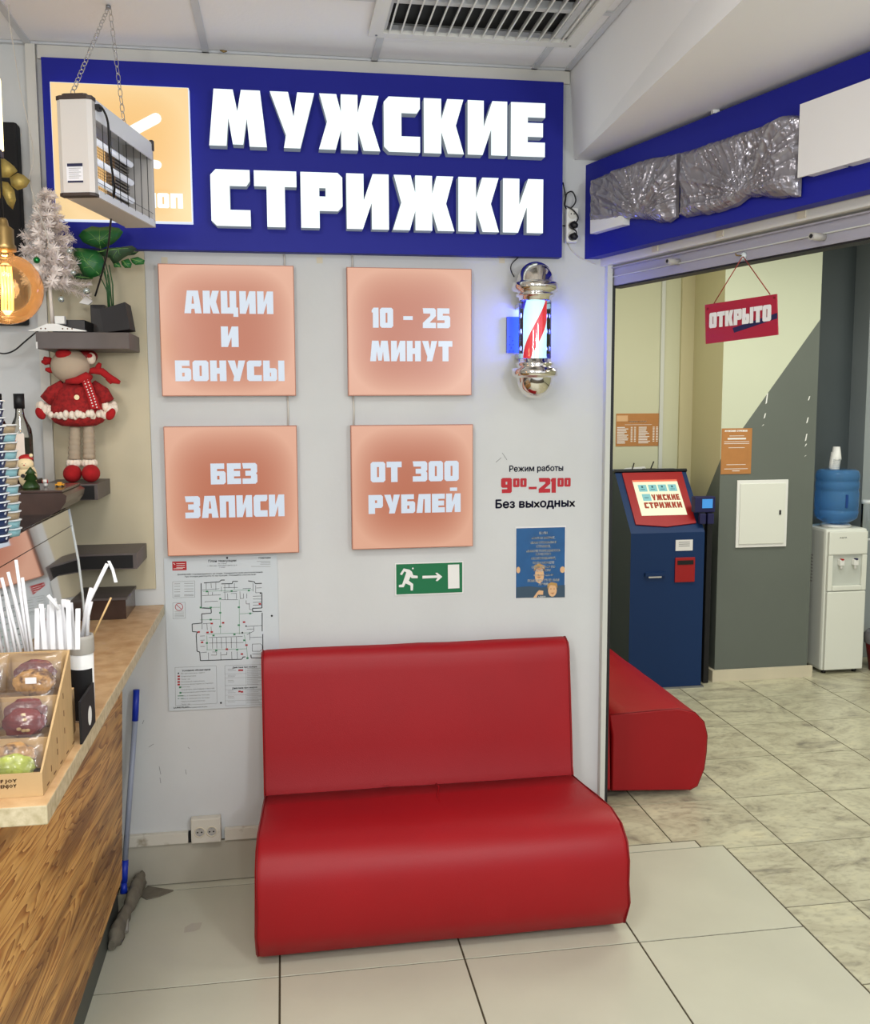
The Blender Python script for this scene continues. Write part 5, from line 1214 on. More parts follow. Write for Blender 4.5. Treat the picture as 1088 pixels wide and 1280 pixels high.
for k in range(6): mb.poly([lp(.028, -.0009, zb0+.044+k*.005), lp(.055+.006*(k % 2), -.0009, zb0+.044+k*.005), lp(.055+.006*(k % 2), -.0009, zb0+.0452+k*.005), lp(.028, -.0009, zb0+.0452+k*.005)])
mb.obj('label_print', 'grey_print', il)
hook = atz(135.5, 9, 3.034)
def chain(a, b, label):
    a = Vector(a); b = Vector(b); n_ = int((b-a).length/.026); mb = MB(); d = (b-a).normalized(); s_ = d.cross(Vector((0, 1, 0))).normalized(); s2 = d.cross(s_)
    t = thing('chain', label, 'chain', a, 'lamp chains')
    for k in range(n_):
        c = a+(b-a)*((k+.5)/n_); L2 = (b-a).length/n_*.62; sv = s_ if k % 2 else (s_*.6+s2*.8).normalized(); m_ = MB()
        m_.tube([c+d*L2*math.cos(q)+sv*.0055*math.sin(q) for q in [2*PI*i/10 for i in range(11)]], .0012, 5, cap=False); m_.obj('link', 'chrome_soft', t)
chain(lp(WD*.42, .012, zt0), hook, 'steel chain from near end of insect lamp up to ceiling'); chain(lp(WD*.5, LH-.10, zt0-.009), hook+Vector((.004, 0, 0)), 'steel chain from far end of insect lamp up to ceiling')
tag(MB().tube([hook+Vector((0, 0, -.004)), hook+Vector((0, 0, .004))], .008, 8).obj('ceiling_hook', 'steel'), 'small steel ceiling hook holding the insect lamp chains', 'hook')
pw = [lp(WD+.004, .032, zt0-.028), lp(WD+.016, .036, zt0-.030), lp(WD+.020, .06, zt0-.06), tuple(aty(137, 190, -.78)), tuple(aty(142, 225, -.72)), tuple(aty(143, 240, -.68)), tuple(aty(139, 272, -.55)), tuple(aty(135, 310, -.40)), tuple(aty(128, 340, -.30)), tuple(aty(119, 370, -.24))]
cable(pw, .0030, 'cord_black', 'power_cable', 'black power cable hanging from insect lamp down to top shelf')
mb = lbox(MB(), WD+.001, WD+.012, .024, .044, zt0-.036, zt0-.022); mb.obj('inlet', 'black', il)

# ================================================================== LEFT EDGE THINGS
tag(MB().box((-1.25, -.06, 2.09), (-.868, -.002, 2.765), .01).obj('menu_board', 'black_matte'), 'black rounded board at the left edge behind the gold flower', 'board')
# gold wire butterfly flower
gf = thing('gold_flower_ornament', 'gold glitter mesh flower ornament in front of black board', 'ornament', aty(10, 222, -.35))
for pts in [[(0, 195), (8, 200), (18, 208), (22, 214), (12, 222), (0, 222)], [(12, 222), (22, 216), (30, 219), (38, 226), (33, 234), (22, 238), (14, 232)], [(0, 226), (10, 228), (18, 238), (20, 250), (16, 262), (9, 255), (2, 240)], [(-14, 200), (0, 196), (2, 222), (-10, 220)], [(-12, 240), (0, 226), (2, 244), (-4, 256)]]:
    q = [aty(u, v, -.35) for u, v in pts]; c = sum(q, Vector())/len(q); mb = MB(); ci = mb.av((c.x, c.y-.012, c.z)); ix = [mb.av(x) for x in q]
    for k in range(len(q)): mb.af([ci, ix[k], ix[(k+1) % len(q)]], True)
    o = mb.obj('petal', 'gold', gf); md = o.modifiers.new('w', 'SOLIDIFY'); md.thickness = .002
# string lamp at upper left edge
sl = thing('pendant_lamp', 'glowing tubular glass lamp cut by the left edge near the ceiling', 'lamp', aty(-4, 150, -.9))
c = aty(-6, 90, -.9); MB().lathe([(.006, -.20), (.015, -.19), (.016, -.02), (.010, 0)], (c.x-.004, c.y, c.z), 16).obj('bulb', 'lamp_warm', sl); MB().tube([c+Vector((0, 0, .02)), Vector((c.x, c.y, 3.05))], .002, 6).obj('cord', 'cord_black', sl)
c = aty(0, 190, -.9); MB().box((c.x-.05, c.y-.01, c.z-.014), (c.x+.006, c.y+.01, c.z+.004)).obj('tag', 'label_navy', sl)
# big globe bulb
BYY = -1.15
gb = thing('globe_pendant_bulb', 'large amber globe filament bulb on a brass socket', 'lamp', aty(9, 360, BYY))
c = aty(8, 361, BYY); R_ = (aty(54, 361, BYY)-c).x
mb = MB(); mb.lathe([(.012, R_*1.32), (.014, R_*1.1), (.022, R_*.93)]+[(R_*math.sin(t), R_*math.cos(t)) for t in [PI*k/24 for k in range(4, 24)]]+[(.001, -R_)], tuple(c), 32, cap=False); mb.obj('glass_globe', 'amber_glass', gb)
mb = MB()
for dx in (-.011, -.004, .004, .011): mb.tube([c+Vector((dx, 0, R_*.62)), c+Vector((dx+.002, 0, 0)), c+Vector((dx, 0, -R_*.62))], .0030, 6)
mb.obj('filament', 'filament', gb)
bulb('globe_filament_light', tuple(c), 1.6, (1, .60, .28), .03)
MB().tube([c+Vector((0, 0, -R_*.74)), c+Vector((0, 0, -R_*.62))], [.005, .012], 8).obj('filament_mount', 'filament_white', gb)
zs_ = R_*1.05; MB().lathe([(.026, zs_), (.026, zs_+.012), (.022, zs_+.016), (.022, zs_+.05), (.012, zs_+.058), (.010, zs_+.07), (.006, zs_+.075)], tuple(c), 20).obj('brass_socket', 'brass', gb)
MB().tube([c+Vector((0, 0, zs_+.07)), Vector((c.x, c.y, 3.05))], .0022, 6).obj('cord', 'cord_black', gb)
cable(yl([(12, -5), (11, 20), (17, 60), (25, 110), (34, 150), (41, 185), (41, 205), (37, 225), (45, 255), (56, 285), (63, 310)], -.32), .0016, 'cord_clear', 'fairy_light_wire', 'thin clear fairy light wire from ceiling down to the white tree', 5)
cable(yl([(-6, 440), (6, 442), (18, 438), (30, 428), (42, 418), (50, 412)], -.10), .0028, 'cord_black', 'power_cable', 'black cable sagging on the wall left of the top shelf')

# bottles on an unseen back bar board
bar = tag(MB().box((-1.6, -.34, 1.545), (-.815, -.15, 1.567)).obj('back_bar_shelf', 'smoke_dark'), 'brown back bar board under the two bottles', 'shelf')
def bottle(u, label, scale=1):
    c = aty(u, 606, -.30); z0 = 1.567; t = thing('bottle', label, 'bottle', (c.x, -.30, z0), 'bottles on the back bar')
    R0 = .036*scale; hgt = aty(u, 492, -.30).z-z0
    pf = [(R0*.9, 0), (R0, .006), (R0, hgt*.52), (R0*.92, hgt*.60), (R0*.42, hgt*.74), (R0*.36, hgt*.80), (R0*.36, hgt*.86)]
    MB().lathe(pf, (c.x, -.30, z0), 24).obj('glass_body', 'bottle_glass', t); MB().lathe([(R0*.86, .004), (R0*.88, hgt*.50), (R0*.1, hgt*.505)], (c.x, -.30, z0), 20).obj('liquid', 'bottle_dark', t)
    MB().lathe([(R0*.46, hgt*.83), (R0*.46, hgt)], (c.x, -.30, z0), 20).obj('cap', 'black', t)
    mb = MB(); A = []; B = []
    for k in range(7): a = -PI*.95+PI*.62*k/6; A.append(mb.av((c.x+R0*1.02*math.cos(a), -.30+R0*1.02*math.sin(a), z0+hgt*.16))); B.append(mb.av((c.x+R0*1.02*math.cos(a), -.30+R0*1.02*math.sin(a), z0+hgt*.55)))
    for k in range(6): mb.af([A[k], A[k+1], B[k+1], B[k]], True)
    lb_ = mb.obj('label', 'bottle_label', t)
    MB().ell((c.x-R0*.35, -.30-R0*.97, z0+hgt*.45), (.010, .002, .012), 10, 8).obj('label_print', 'red_print', lb_)
    return t
bottle(29, 'clear bottle with black cap and dark contents behind the santa figurine'); bottle(1, 'clear bottle with black cap cut by the left edge', 1)
# espresso machine top in smoked plastic
sm = thing('coffee_machine', 'coffee machine with brown smoked top behind the clear display case', 'coffee machine', (-.8, -.35, 1.08))
zt_ = aty(60, 609, -.40).z
MB().box((-1.35, -.405, 1.081), (-.70, -.345, zt_-.07), .004).obj('body', 'smoke_dark', sm)
mb = MB(); xa = aty(97, 612, -.45).x
pr_ = [(-1.3, zt_), (xa-.015, zt_), (xa, zt_-.010), (xa-.004, zt_-.030), (xa-.02, zt_-.052), (xa-.05, zt_-.068), (-1.3, zt_-.068)]
mb.prism(pr_, 'y', -.60, -.345); mb.obj('hopper', 'smoke_dark', sm)
MB().box((-1.3, -.605, zt_+.0005), (xa-.012, -.343, zt_+.008), .002).obj('lid', 'smoke_dark', sm)
# santa, dog, car on the lid
ZL = zt_+.008
c = aty(37, 600, -.50); sa = thing('santa_figurine', 'ceramic santa hugging a green tree on the coffee machine', 'figurine', (c.x, -.50, ZL))
k_ = (aty(37, 566, -.5).z-ZL)
mb = MB(); mb.ell((c.x-.005, -.50, ZL+k_*.34), (.028, .020, k_*.36), 16, 12); mb.obj('body', 'santa_cream', sa)
MB().ell((c.x-.008, -.505, ZL+k_*.68), (.024, .018, k_*.19)).obj('head', 'santa_cream', sa)
mb = MB(); mb.ell((c.x-.008, -.498, ZL+k_*.84), (.022, .016, k_*.12)); mb.obj('hat', 'santa_red', sa); MB().ell((c.x+.010, -.51, ZL+k_*.93), (.006, .006, .006)).obj('pompom', 'santa_cream', sa)
mb = MB(); mb.lathe([(.024, 0), (.026, .006), (.013, k_*.24), (.021, k_*.25), (.011, k_*.42), (.017, k_*.43), (.004, k_*.58), (.001, k_*.62)], (c.x+.012, -.532, ZL), 14); mb.obj('little_tree', 'santa_green', sa)
MB().lathe([(.006, 0), (.006, .003)], (c.x-.012, -.528, ZL+k_*.36), 12, axis='y').obj('clock', 'black', sa)
for dx in (-.005, .004): MB().ell((c.x-.008+dx, -.5215, ZL+k_*.70), (.0015, .001, .0015), 6, 5).obj('eye', 'black', sa)
MB().ell((c.x-.008, -.522, ZL+k_*.66), (.003, .002, .002), 8, 6).obj('nose', 'santa_red', sa)
c = aty(57, 605, -.48); dg_ = thing('dog_figurine', 'tiny white and red dog figurine on the coffee machine', 'figurine', (c.x, -.48, ZL)); MB().ell((c.x, -.48, ZL+.008), (.007, .008, .008), 10, 8).obj('body', 'white_plastic', dg_); MB().ell((c.x, -.487, ZL+.018), (.0075, .007, .0065), 10, 8).obj('head', 'white_plastic', dg_)
for s_ in (-1, 1): MB().ell((c.x+s_*.007, -.486, ZL+.017), (.0025, .003, .006), 8, 6).obj('ear', 'santa_red', dg_)
c = aty(75, 606, -.48); cr_ = thing('toy_car', 'tiny yellow toy car on the coffee machine below the reindeer', 'toy', (c.x, -.48, ZL)); mb = MB(); mb.box((c.x-.013, -.488, ZL+.003), (c.x+.013, -.472, ZL+.009), .001); mb.obj('body', 'toy_yellow', cr_); MB().box((c.x-.007, -.486, ZL+.0092), (c.x+.006, -.474, ZL+.014), .001).obj('roof', 'toy_yellow', cr_)
for sx_ in (-.008, .008): MB().lathe([(.003, 0), (.003, .016)], (c.x+sx_, -.488, ZL+.003), 8, axis='y').obj('wheel', 'black', cr_)

# cup towers
def cupstack(u0, vtop, vbot, y, rb, n_, m1, m2, label, lean=0):
    c = aty(u0, vbot, y); top = aty(u0, vtop, y); h = (top.z-c.z)
    for k in range(n_):
        z = c.z+h*k/n_; o_ = MB(); dz = h/n_
        x = c.x-lean*k/n_
        if k == 0:
            t = thing('paper_cup', label, 'cup', (x, y, z), label)
            MB().lathe([(rb*.80, 0), (rb*.97, dz*.92)], (x, y, z), 18).obj('sleeve', m1, t); MB().lathe([(rb, dz*.86), (rb*1.05, dz*.90), (rb*1.05, dz*1.0), (rb, dz*1.02)], (x, y, z), 18).obj('rim', 'cup_lid', t)
            base_t = t; sl_, rm_ = [ch for ch in bpy.data.objects if ch.parent == t]
        else:
            t = base_t.copy(); COL.objects.link(t); t.location = (x, y, z); t['label'] = label
            for ch in (sl_, rm_):
                c2_ = ch.copy(); COL.objects.link(c2_); c2_.parent = t; c2_.matrix_parent_inverse = ch.matrix_parent_inverse.copy()
                if ch.name.startswith('sleeve') and m2 and k % 2: 
                    c2_.data = ch.data.copy(); c2_.data.materials[0] = MATS[m2]
def navy_dots():
    m = MATS['cup_navy']; nt = m.node_tree; N = nt.nodes; L = nt.links; b = N['Principled BSDF']
    t = N.new('ShaderNodeTexCoord'); v = N.new('ShaderNodeTexVoronoi'); v.inputs['Scale'].default_value = 85; L.new(t.outputs['Object'], v.inputs['Vector'])
    r = N.new('ShaderNodeValToRGB'); r.color_ramp.elements[0].position = .30; r.color_ramp.elements[0].color = (.75, .8, .85, 1); r.color_ramp.elements[1].position = .36; r.color_ramp.elements[1].color = (*rgb(24, 44, 86), 1)
    L.new(v.outputs['Distance'], r.inputs[0]); L.new(r.outputs[0], b.inputs['Base Color'])
navy_dots()

# display case: a long curved clear pane facing the customers, its far end near the wall
ac = thing('display_case', 'curved clear acrylic display case along the counter behind the straws', 'display case', (-.75, -.85, 1.08))
YF, YN = -.42, -1.30
cp = [(aty(u, v, YF).x, aty(u, v, YF).z) for u, v in [(86, 636), (92, 668), (98, 700), (103, 740), (105, 765)]]
cp.append((cp[-1][0]+.001, 1.083)); ZC = cp[0][1]
mb = MB()
for (xa, za), (xb, zb_) in zip(cp, cp[1:]): mb.poly([(xa, YF, za), (xa, YN, za), (xb, YN, zb_), (xb, YF, zb_)], False)
mb.obj('front_pane', 'case_glass', ac)
mb = MB(); mb.poly([(x, YF, z) for x, z in cp]+[(-1.15, YF, 1.083), (-1.15, YF, ZC)]); mb.obj('end_pane', 'case_glass', ac)
mb = MB(); mb.box((-1.15, YN, ZC), (cp[0][0]-.002, YF, ZC+.004)); mb.obj('top_pane', 'case_glass', ac)
MB().tube([(x, YF, z) for x, z in cp], .0038, 8).obj('edge_strip', 'acrylic_edge', ac)
MB().tube([(cp[0][0], YF, ZC), (cp[0][0], YN, ZC)], .0016, 6).obj('top_edge', 'smoke_dark', ac)
q = (cp[0][0]*.35+cp[1][0]*.65+.001, cp[0][1]*.35+cp[1][1]*.65); MB().tube([(q[0], YF, q[1]), (q[0], YN, q[1])], .0009, 6).obj('seam', 'smoke_dark', ac)
MB().box((-1.15, YN+.01, 1.081), (cp[-1][0]-.01, YF-.01, 1.10), .002).obj('base_tray', 'countertop_edge', ac)
ztop = ZC+.005
def tower(u, v, vtop, rb, n_, m1, m2, label, group):
    c = atz(u, v, ztop); top = aty(u, vtop, c.y); dz = (top.z-ztop)/n_; base_t = None
    for k in range(n_):
        if k == 0:
            t = thing('paper_cup', label, 'cup', (c.x, c.y, ztop), group)
            sl_ = MB().lathe([(rb*.84, 0), (rb*.97, dz*.80)], (c.x, c.y, ztop), 18).obj('sleeve', m1, t); rm_ = MB().lathe([(rb, dz*.80), (rb*1.07, dz*.84), (rb*1.07, dz*.93), (rb, dz*.96)], (c.x, c.y, ztop), 18).obj('rim', 'cup_lid', t); base_t = t
        else:
            t = base_t.copy(); COL.objects.link(t); t.location = (c.x, c.y, ztop+dz*k)
            if k == n_-1: t['label'] = 'topmost '+label
            for ch in (sl_, rm_):
                d_ = ch.copy()
                if ch is sl_ and m2 and k % 2 == 0: d_.data = alt
                COL.objects.link(d_); d_.parent = t; d_.matrix_parent_inverse = ch.matrix_parent_inverse.copy()
        if k == 0 and m2: alt = sl_.data.copy(); alt.materials[0] = MATS[m2]
tower(-9, 678, 500, .040, 17, 'cup_navy', None, 'navy paper cup with white dots in the tall tower at the left edge', 'navy cups in the tall tower')
tower(11, 670, 530, .030, 13, 'cup_aqua', 'cup_craft', 'paper cup in the aqua and brown tower right of the navy cups', 'aqua and brown cups in the second tower')

# cookie rack
CX1 = -.462; Y0r, Y1r = -1.695, -1.430; zc = 1.0805
rk = thing('cookie_rack', 'stepped plywood rack of wrapped cookies on the near counter corner', 'rack', (-.6, -1.56, zc))
zf, zb2 = aty(52, 965.8, Y0r).z, aty(92.5, 812, Y1r).z
mb = MB(); mb.prism([(Y0r, zc), (Y1r, zc), (Y1r, zb2), (Y0r, zf)], 'x', CX1-.004, CX1); sp_ = mb.obj('side_panel', 'kraft_box', rk)
for k in range(5):
    y = Y0r+.03+k*.055; MB().box((CX1, y, zc+.006), (CX1+.0006, y+.018, zc+.009)).obj('slot', 'brown_print', sp_)
for (fy, fz) in [(.45, .25), (.45, .5), (.7, .3), (.7, .55), (.7, .8), (.25, .2)]:
    y = Y0r+(Y1r-Y0r)*fy; z = zc+(zb2-zc)*fz*fy+.01; MB().box((CX1, y, z), (CX1+.0006, y+.003, z+.012)).obj('slot', 'brown_print', sp_)
MB().box((-.86, Y0r, zc), (CX1-.004, Y0r+.004, zf)).obj('front_panel', 'kraft_box', rk)
fp = Text(); a = aty(-22, 983, Y0r-.001); b = aty(21, 979, Y0r-.001); fp.add('LOT OF JOY', (b.x, Y0r-.0006, zc+.030), .0062, align='RIGHT', width=b.x-a.x+.004, bold=.03); fp.add('ENJOY', (b.x-.001, Y0r-.0006, zc+.020), .0062, align='RIGHT', width=.028, bold=.03); fp.obj('lettering', 'brown_print', rk)
MB().box((-.86, Y1r-.004, zc), (CX1-.004, Y1r, zb2)).obj('back_panel', 'kraft_box', rk)
steps = []
for k, f_ in enumerate((0.03, .36, .68)):
    y = Y0r+(Y1r-Y0r)*f_; z = zc+(zb2-zc)*f_*.86+.004
    MB().box((-.855, y, z), (CX1-.005, y+(Y1r-Y0r)*.32, z+.003)).obj('shelf', 'kraft_box', rk)
    if k: MB().box((-.855, y-.003, z-.05), (CX1-.005, y, z+.012)).obj('riser', 'kraft_box', rk)
    steps.append((y, z+.003))
def cookie(x, y, z, m, label, w=.05, h=.058, tilt=.35, sticker=False, nuts=0):
    t = thing('wrapped_cookie', label, 'cookie', (x, y, z), 'cookies on the plywood rack')
    R_ = Matrix.Rotation(-tilt, 3, 'X')
    bm = bmesh.new(); bmesh.ops.create_uvsphere(bm, u_segments=32, v_segments=22, radius=1)
    for v in bm.verts:
        q = Vector((v.co.x*w*.80, v.co.z*.011, v.co.y*h*.48)); q *= 1+.20*noise.noise(v.co*2.6+Vector((x*60, y*9, 0)))+.08*noise.noise(v.co*7+Vector((y*50, 0, 0))); q.y += .006*noise.noise(v.co*6)
        v.co = R_ @ q + Vector((x, y, z+h*.5))
    mb = MB(); mb.bm(bm); ck = mb.obj('cookie', m, t)
    for k in range(nuts):
        a = random.uniform(0, 2*PI); rr = random.uniform(.1, .75); q = R_ @ Vector((math.cos(a)*w*.7*rr, -.0115, math.sin(a)*h*.42*rr)); MB().ell((x+q.x, y+q.y, z+h*.5+q.z), (.005, .003, .0035), 8, 6).obj('nut', 'nut', ck)
    bm = bmesh.new(); bmesh.ops.create_grid(bm, x_segments=16, y_segments=12, size=1)
    for s_ in (-1,):
        for v in bm.verts:
            u_, v_ = v.co.x, v.co.y; q = Vector((u_*w*1.06, 0, v_*h*.66+.004)); bul = max(0, 1-u_*u_)**.5*max(0, 1-v_*v_)**.5
            q.y = s_*(.015*bul+.004)+.005*abs(noise.noise(Vector((u_*4, v_*4, x*30+y*40)))); v.co = R_ @ q + Vector((x, y, z+h*.5))
    mb = MB(); mb.bm(bm); fo = mb.obj('film_bag', 'film', t)
    if sticker: q = R_ @ Vector((0, -.020, 0)); c_ = Vector((x, y, z+h*.55))+q; MB().box((c_.x-.012, c_.y-.0006, c_.z-.007), (c_.x+.010, c_.y, c_.z+.006)).obj('price_sticker', 'white_paper', t)
for row, (m, lab, nt_) in enumerate([('cookie_green', 'green pistachio cookie in clear film', 0), ('cookie_red', 'dark red cookie with nuts in clear film', 5), ('cookie_tan', 'chocolate chip cookie in clear film', 0)]):
    y, z = steps[row]
    for col_ in range(2):
        x = CX1-.062-col_*.108
        cookie(x, y+.030, z, m, lab+(', front pack at right of its row' if col_ == 0 else ', front pack cut by the left edge'), sticker=(row == 2 and col_ == 0), nuts=nt_)
        cookie(x-.004, y+.058, z+.012, 'cookie_red' if row != 0 else 'cookie_tan', ['brown', 'dark red', 'reddish'][row]+' cookie in film, rear pack behind the '+['green', 'nutty', 'chocolate chip'][row]+' one'+(' at right' if col_ == 0 else ' at left edge'), nuts=0)

# straws, sachets and cup
sbx = thing('straw_holder', 'kraft box holding long paper-wrapped straws at the left edge', 'holder', (-.60, -1.36, zc))
MB().box((-.66, -1.40, zc), (-.555, -1.34, zc+.13), .001).obj('box', 'kraft_box', sbx)
for k, (u0, v0, u1, v1) in enumerate([(0, 775, -14, 720), (14, 806, -2, 742), (22, 806, 6, 738), (30, 806, 2, 722), (36, 806, 14, 730), (40, 806, 10, 715), (38, 806, 20, 700), (42, 806, 28, 722), (12, 806, -8, 700), (5, 800, -18, 728)]):
    y = -1.37-.004*(k % 4); a = aty(u0, v0+25, y); b = aty(u1, v1, y+.004)
    o = MB().tube([a, b], .0036, 6).obj('wrapped_straw', 'straw'); tag(o, 'white paper-wrapped straw in the bunch at the left edge', 'straw', 'long wrapped straws')
sac = thing('sachet_holder', 'small holder behind the cookie rack packed with white sugar sticks', 'holder', (-.50, -1.34, zc))
MB().box((-.553, -1.385, zc), (-.478, -1.335, zc+.10), .001).obj('box', 'kraft_box', sac)
random.seed(5)
for k in range(16):
    u0 = 44+k*3.4; y = -1.375+.010*(k % 3); a = aty(u0+2, 812, y); b = aty(u0+random.uniform(-4, 4) - (8-k)*-.2, 746+random.uniform(0, 10)+abs(k-8)*.9, y); b.y = y
    mb = MB(); w = .0052; d = (b-a).normalized(); s_ = Vector((1, 0, 0))*w
    i = [mb.av(q) for q in [a-s_, a+s_, b+s_, b-s_]]+[mb.av(q+Vector((0, .004, 0))) for q in [a-s_*.8, a+s_*.8, b+s_*.8, b-s_*.8]]
    for q in [(0, 1, 2, 3), (7, 6, 5, 4), (0, 4, 5, 1), (1, 5, 6, 2), (2, 6, 7, 3), (3, 7, 4, 0)]: mb.af([i[j_] for j_ in q])
    tag(mb.obj('sugar_stick', 'straw'), 'white paper sugar stick in the bunch beside the cup', 'sugar stick', 'sugar sticks behind cookie rack')
o = MB().tube([aty(74, 762, -1.385), aty(60, 744, -1.385)], .0042, 8).obj('sugar_stick', 'straw'); tag(o, 'white stick leaning left above the others in the sachet bunch', 'sugar stick')
# cup with straws
cc = Vector((-.474, -1.262, zc)); cup = thing('straw_cup', 'white cup with grey rim band and black label holding straws', 'cup', cc)
hC = aty(108, 793, -1.262).z-zc
MB().lathe([(.0235, 0), (.024, .004), (.0265, hC*.80)], tuple(cc), 28).obj('body', 'white_plastic', cup)
MB().lathe([(.0275, hC*.79), (.0285, hC*.80), (.0285, hC*.96), (.0275, hC), (.024, hC), (.024, hC*.80)], tuple(cc), 28, cap=False).obj('rim_band', 'grey_plastic', cup)
mb = MB(); A = []; B = []
for k in range(9): a = -PI*.92+PI*.78*k/8; A.append(mb.av((cc.x+.0256*math.cos(a), cc.y+.0256*math.sin(a), zc+.004))); B.append(mb.av((cc.x+.0272*math.cos(a), cc.y+.0272*math.sin(a), zc+hC*.62)))
for k in range(8): mb.af([A[k], A[k+1], B[k+1], B[k]], True)
mb.obj('label', 'black_matte', cup)
def inc(u, v, y=-1.262): return aty(u, v, y)
for pts, r, lab in [([(98, 795), (112, 750), (134, 705)], .0046, 'tall white wrapped straw leaning right in the cup'), ([(100, 795), (108, 757), (114, 735)], .0044, 'short white wrapped straw in the cup'), ([(108, 795), (110, 770), (114, 752)], .0044, 'white straw end at the back of the cup')]:
    q = [inc(u, v) for u, v in pts]; q[0].z -= .03; tag(MB().tube(q, r, 7).obj('wrapped_straw', 'straw'), lab, 'straw')
q = [inc(136, 701), inc(141, 712), inc(145, 728)]; mb = MB(); s_ = Vector((.0032, 0, 0))
for a, b in zip(q, q[1:]): mb.poly([a-s_, a+s_, b+s_*1.2, b-s_*1.2])
o = mb.obj('torn_wrapper', 'straw'); md = o.modifiers.new('s', 'SOLIDIFY'); md.thickness = .001; tag(o, 'torn paper wrapper end dangling from the tall straw', 'wrapper')
q = [inc(114, 800, -1.25), inc(139, 747, -1.25)]; tag(MB().tube(q, .0024, 6).obj('wooden_stirrer', 'stick_wood'), 'pale wooden stirrer leaning right in the cup', 'stirrer')
nb = thing('black_card_box', 'black card box with white oval logo in front of the straw cup', 'box', (-.47, -1.2, zc))
xb_ = -.4445
MB().box((-.450, -1.43, zc), (xb_, -1.285, zc+.095), .001).obj('body', 'black_matte', nb)
mb = MB(); n_ = 18; cyy, czz = -1.345, zc+.036; mb.poly([(xb_+.0004, cyy+.020*math.cos(2*PI*k/n_), czz+.022*math.sin(2*PI*k/n_)) for k in range(n_)]); mb.obj('oval_logo', 'white_print', nb)

# ================================================================== CEILING VENT
vt = thing('ceiling_vent', 'white slatted air vent set in the ceiling beside the bulkhead', 'vent', (.65, -.6, 3.03))
vx0, vx1, vy1, vy0 = .352, .975, -.305, -.93
mb = MB()
for a, b in [((vx0-.045, vy1, 3.022), (vx1+.045, vy1+.04, 3.034)), ((vx0-.045, vy0-.04, 3.022), (vx1+.045, vy0, 3.034)), ((vx0-.045, vy0, 3.022), (vx0, vy1, 3.034)), ((vx1, vy0, 3.022), (vx1+.045, vy1, 3.034))]: mb.box(a, b)
mb.obj('frame', 'white_plastic', vt)
MB().box((vx0-.01, vy0-.01, 3.0595), (vx1+.01, vy1+.01, 3.0599)).obj('duct', 'slot_dark', vt)
n_ = 16
for k in range(n_):
    x = vx0+(vx1-vx0)*(k+.5)/n_; mb = MB(); dx = .011
    mb.prism([(x-.002, 3.022), (x+.003, 3.022), (x+.003+dx, 3.052), (x-.002+dx, 3.052)], 'y', vy0, vy1); mb.obj('slat', 'white_plastic', vt)
for x, y in [(vx0-.02, vy1+.02), (vx1+.02, vy1+.02)]: MB().lathe([(.004, 0), (.004, .002)], (x, y, 3.0195), 8).obj('screw', 'steel', vt)
p = atz(280, 65, 3.033); hk2 = thing('ceiling_clip', 'tiny brass clip on the ceiling edge above the sign', 'clip', p); MB().tube([p+Vector((-.012, -.02, -.002)), p+Vector((0, -.022, -.006)), p+Vector((.012, -.02, -.004))], [.002, .005, .002], 8).obj('body', 'brass', hk2)
p = atz(895, 138, 2.719); tag(MB().box((p.x-.012, p.y-.008, 2.708), (p.x+.01, p.y+.008, 2.7195), .001).obj('adhesive_mount', 'white_plastic'), 'small white adhesive mount under the bulkhead above the blue board', 'clip')

# ================================================================== KIOSK
ki = thing('payment_kiosk', 'dark blue self-service kiosk with red framed tilted screen', 'kiosk', (2.365, 2.2, 0))
KX0, KX1, KY0, KY1 = 2.122, 2.607, 1.965, 2.46
mb = MB(); mb.cur = 0
side = [(KY0, .012), (KY0, 1.0), (KY0+.305, 1.365), (KY1, 1.365), (KY1, 1.10), (KY1-.02, 1.0), (KY1, .88), (KY1, .012)]
n_ = len(side); A = [mb.av((KX0, y, z)) for y, z in side]; B = [mb.av((KX1, y, z)) for y, z in side]
for k in range(n_): mb.af([A[k], A[(k+1) % n_], B[(k+1) % n_], B[k]])
mb.cur = 1; mb.af(A[::-1]); mb.af(B); mb.obj('cabinet', ['kiosk_blue', 'kiosk_side'], ki)
MB().box((KX0-.005, KY0-.012, 0), (KX1+.015, KY1, .012)).obj('base_plate', 'steel', ki)
# tilted face frame
fa = Vector((KX0, KY0, 1.0)); fu = Vector((0, .305, .365)).normalized(); fl = math.hypot(.305, .365); fn = Vector((0, -.365, .305)).normalized()
def kf(a, b, o=0): return fa+Vector((a*(KX1-KX0), 0, 0))+fu*(b*fl)+fn*o
def kquad(mb, a0, a1, b0, b1, o0, o1):
    i = [mb.av(kf(a, b, o)) for o in (o0, o1) for a, b in [(a0, b0), (a1, b0), (a1, b1), (a0, b1)]]
    for q in [(3, 2, 1, 0), (4, 5, 6, 7), (0, 1, 5, 4), (1, 2, 6, 5), (2, 3, 7, 6), (3, 0, 4, 7)]: mb.af([i[k] for k in q])
    return mb
mb = MB(); out = [(.09, .13), (.50, .085), (.91, .13), (.93, .96), (.09, .96)]; A = [mb.av(kf(a, b, .001)) for a, b in out]; B = [mb.av(kf(a, b, .010)) for a, b in out]; mb.af(A[::-1]); mb.af(B)
for k in range(5): mb.af([A[k], A[(k+1) % 5], B[(k+1) % 5], B[k]])
mb.obj('screen_surround', 'kiosk_red', ki)
kquad(MB(), -.01, 1.01, .975, 1.01, -.01, .014).obj('top_lip', 'black', ki)
scr = kquad(MB(), .20, .82, .26, .83, .0101, .013).obj('touch_screen', 'screen_cream', ki)
kquad(MB(), .20, .82, .80, .83, .0131, .0135).obj('header_bar', 'screen_orange', scr)
for (a0, b0) in [(.255, .64), (.395, .64), (.53, .64), (.67, .64), (.275, .49)]:
    kquad(MB(), a0, a0+.115, b0, b0+.11, .0132, .0136).obj('menu_button', 'screen_aqua', scr)
t = Text()
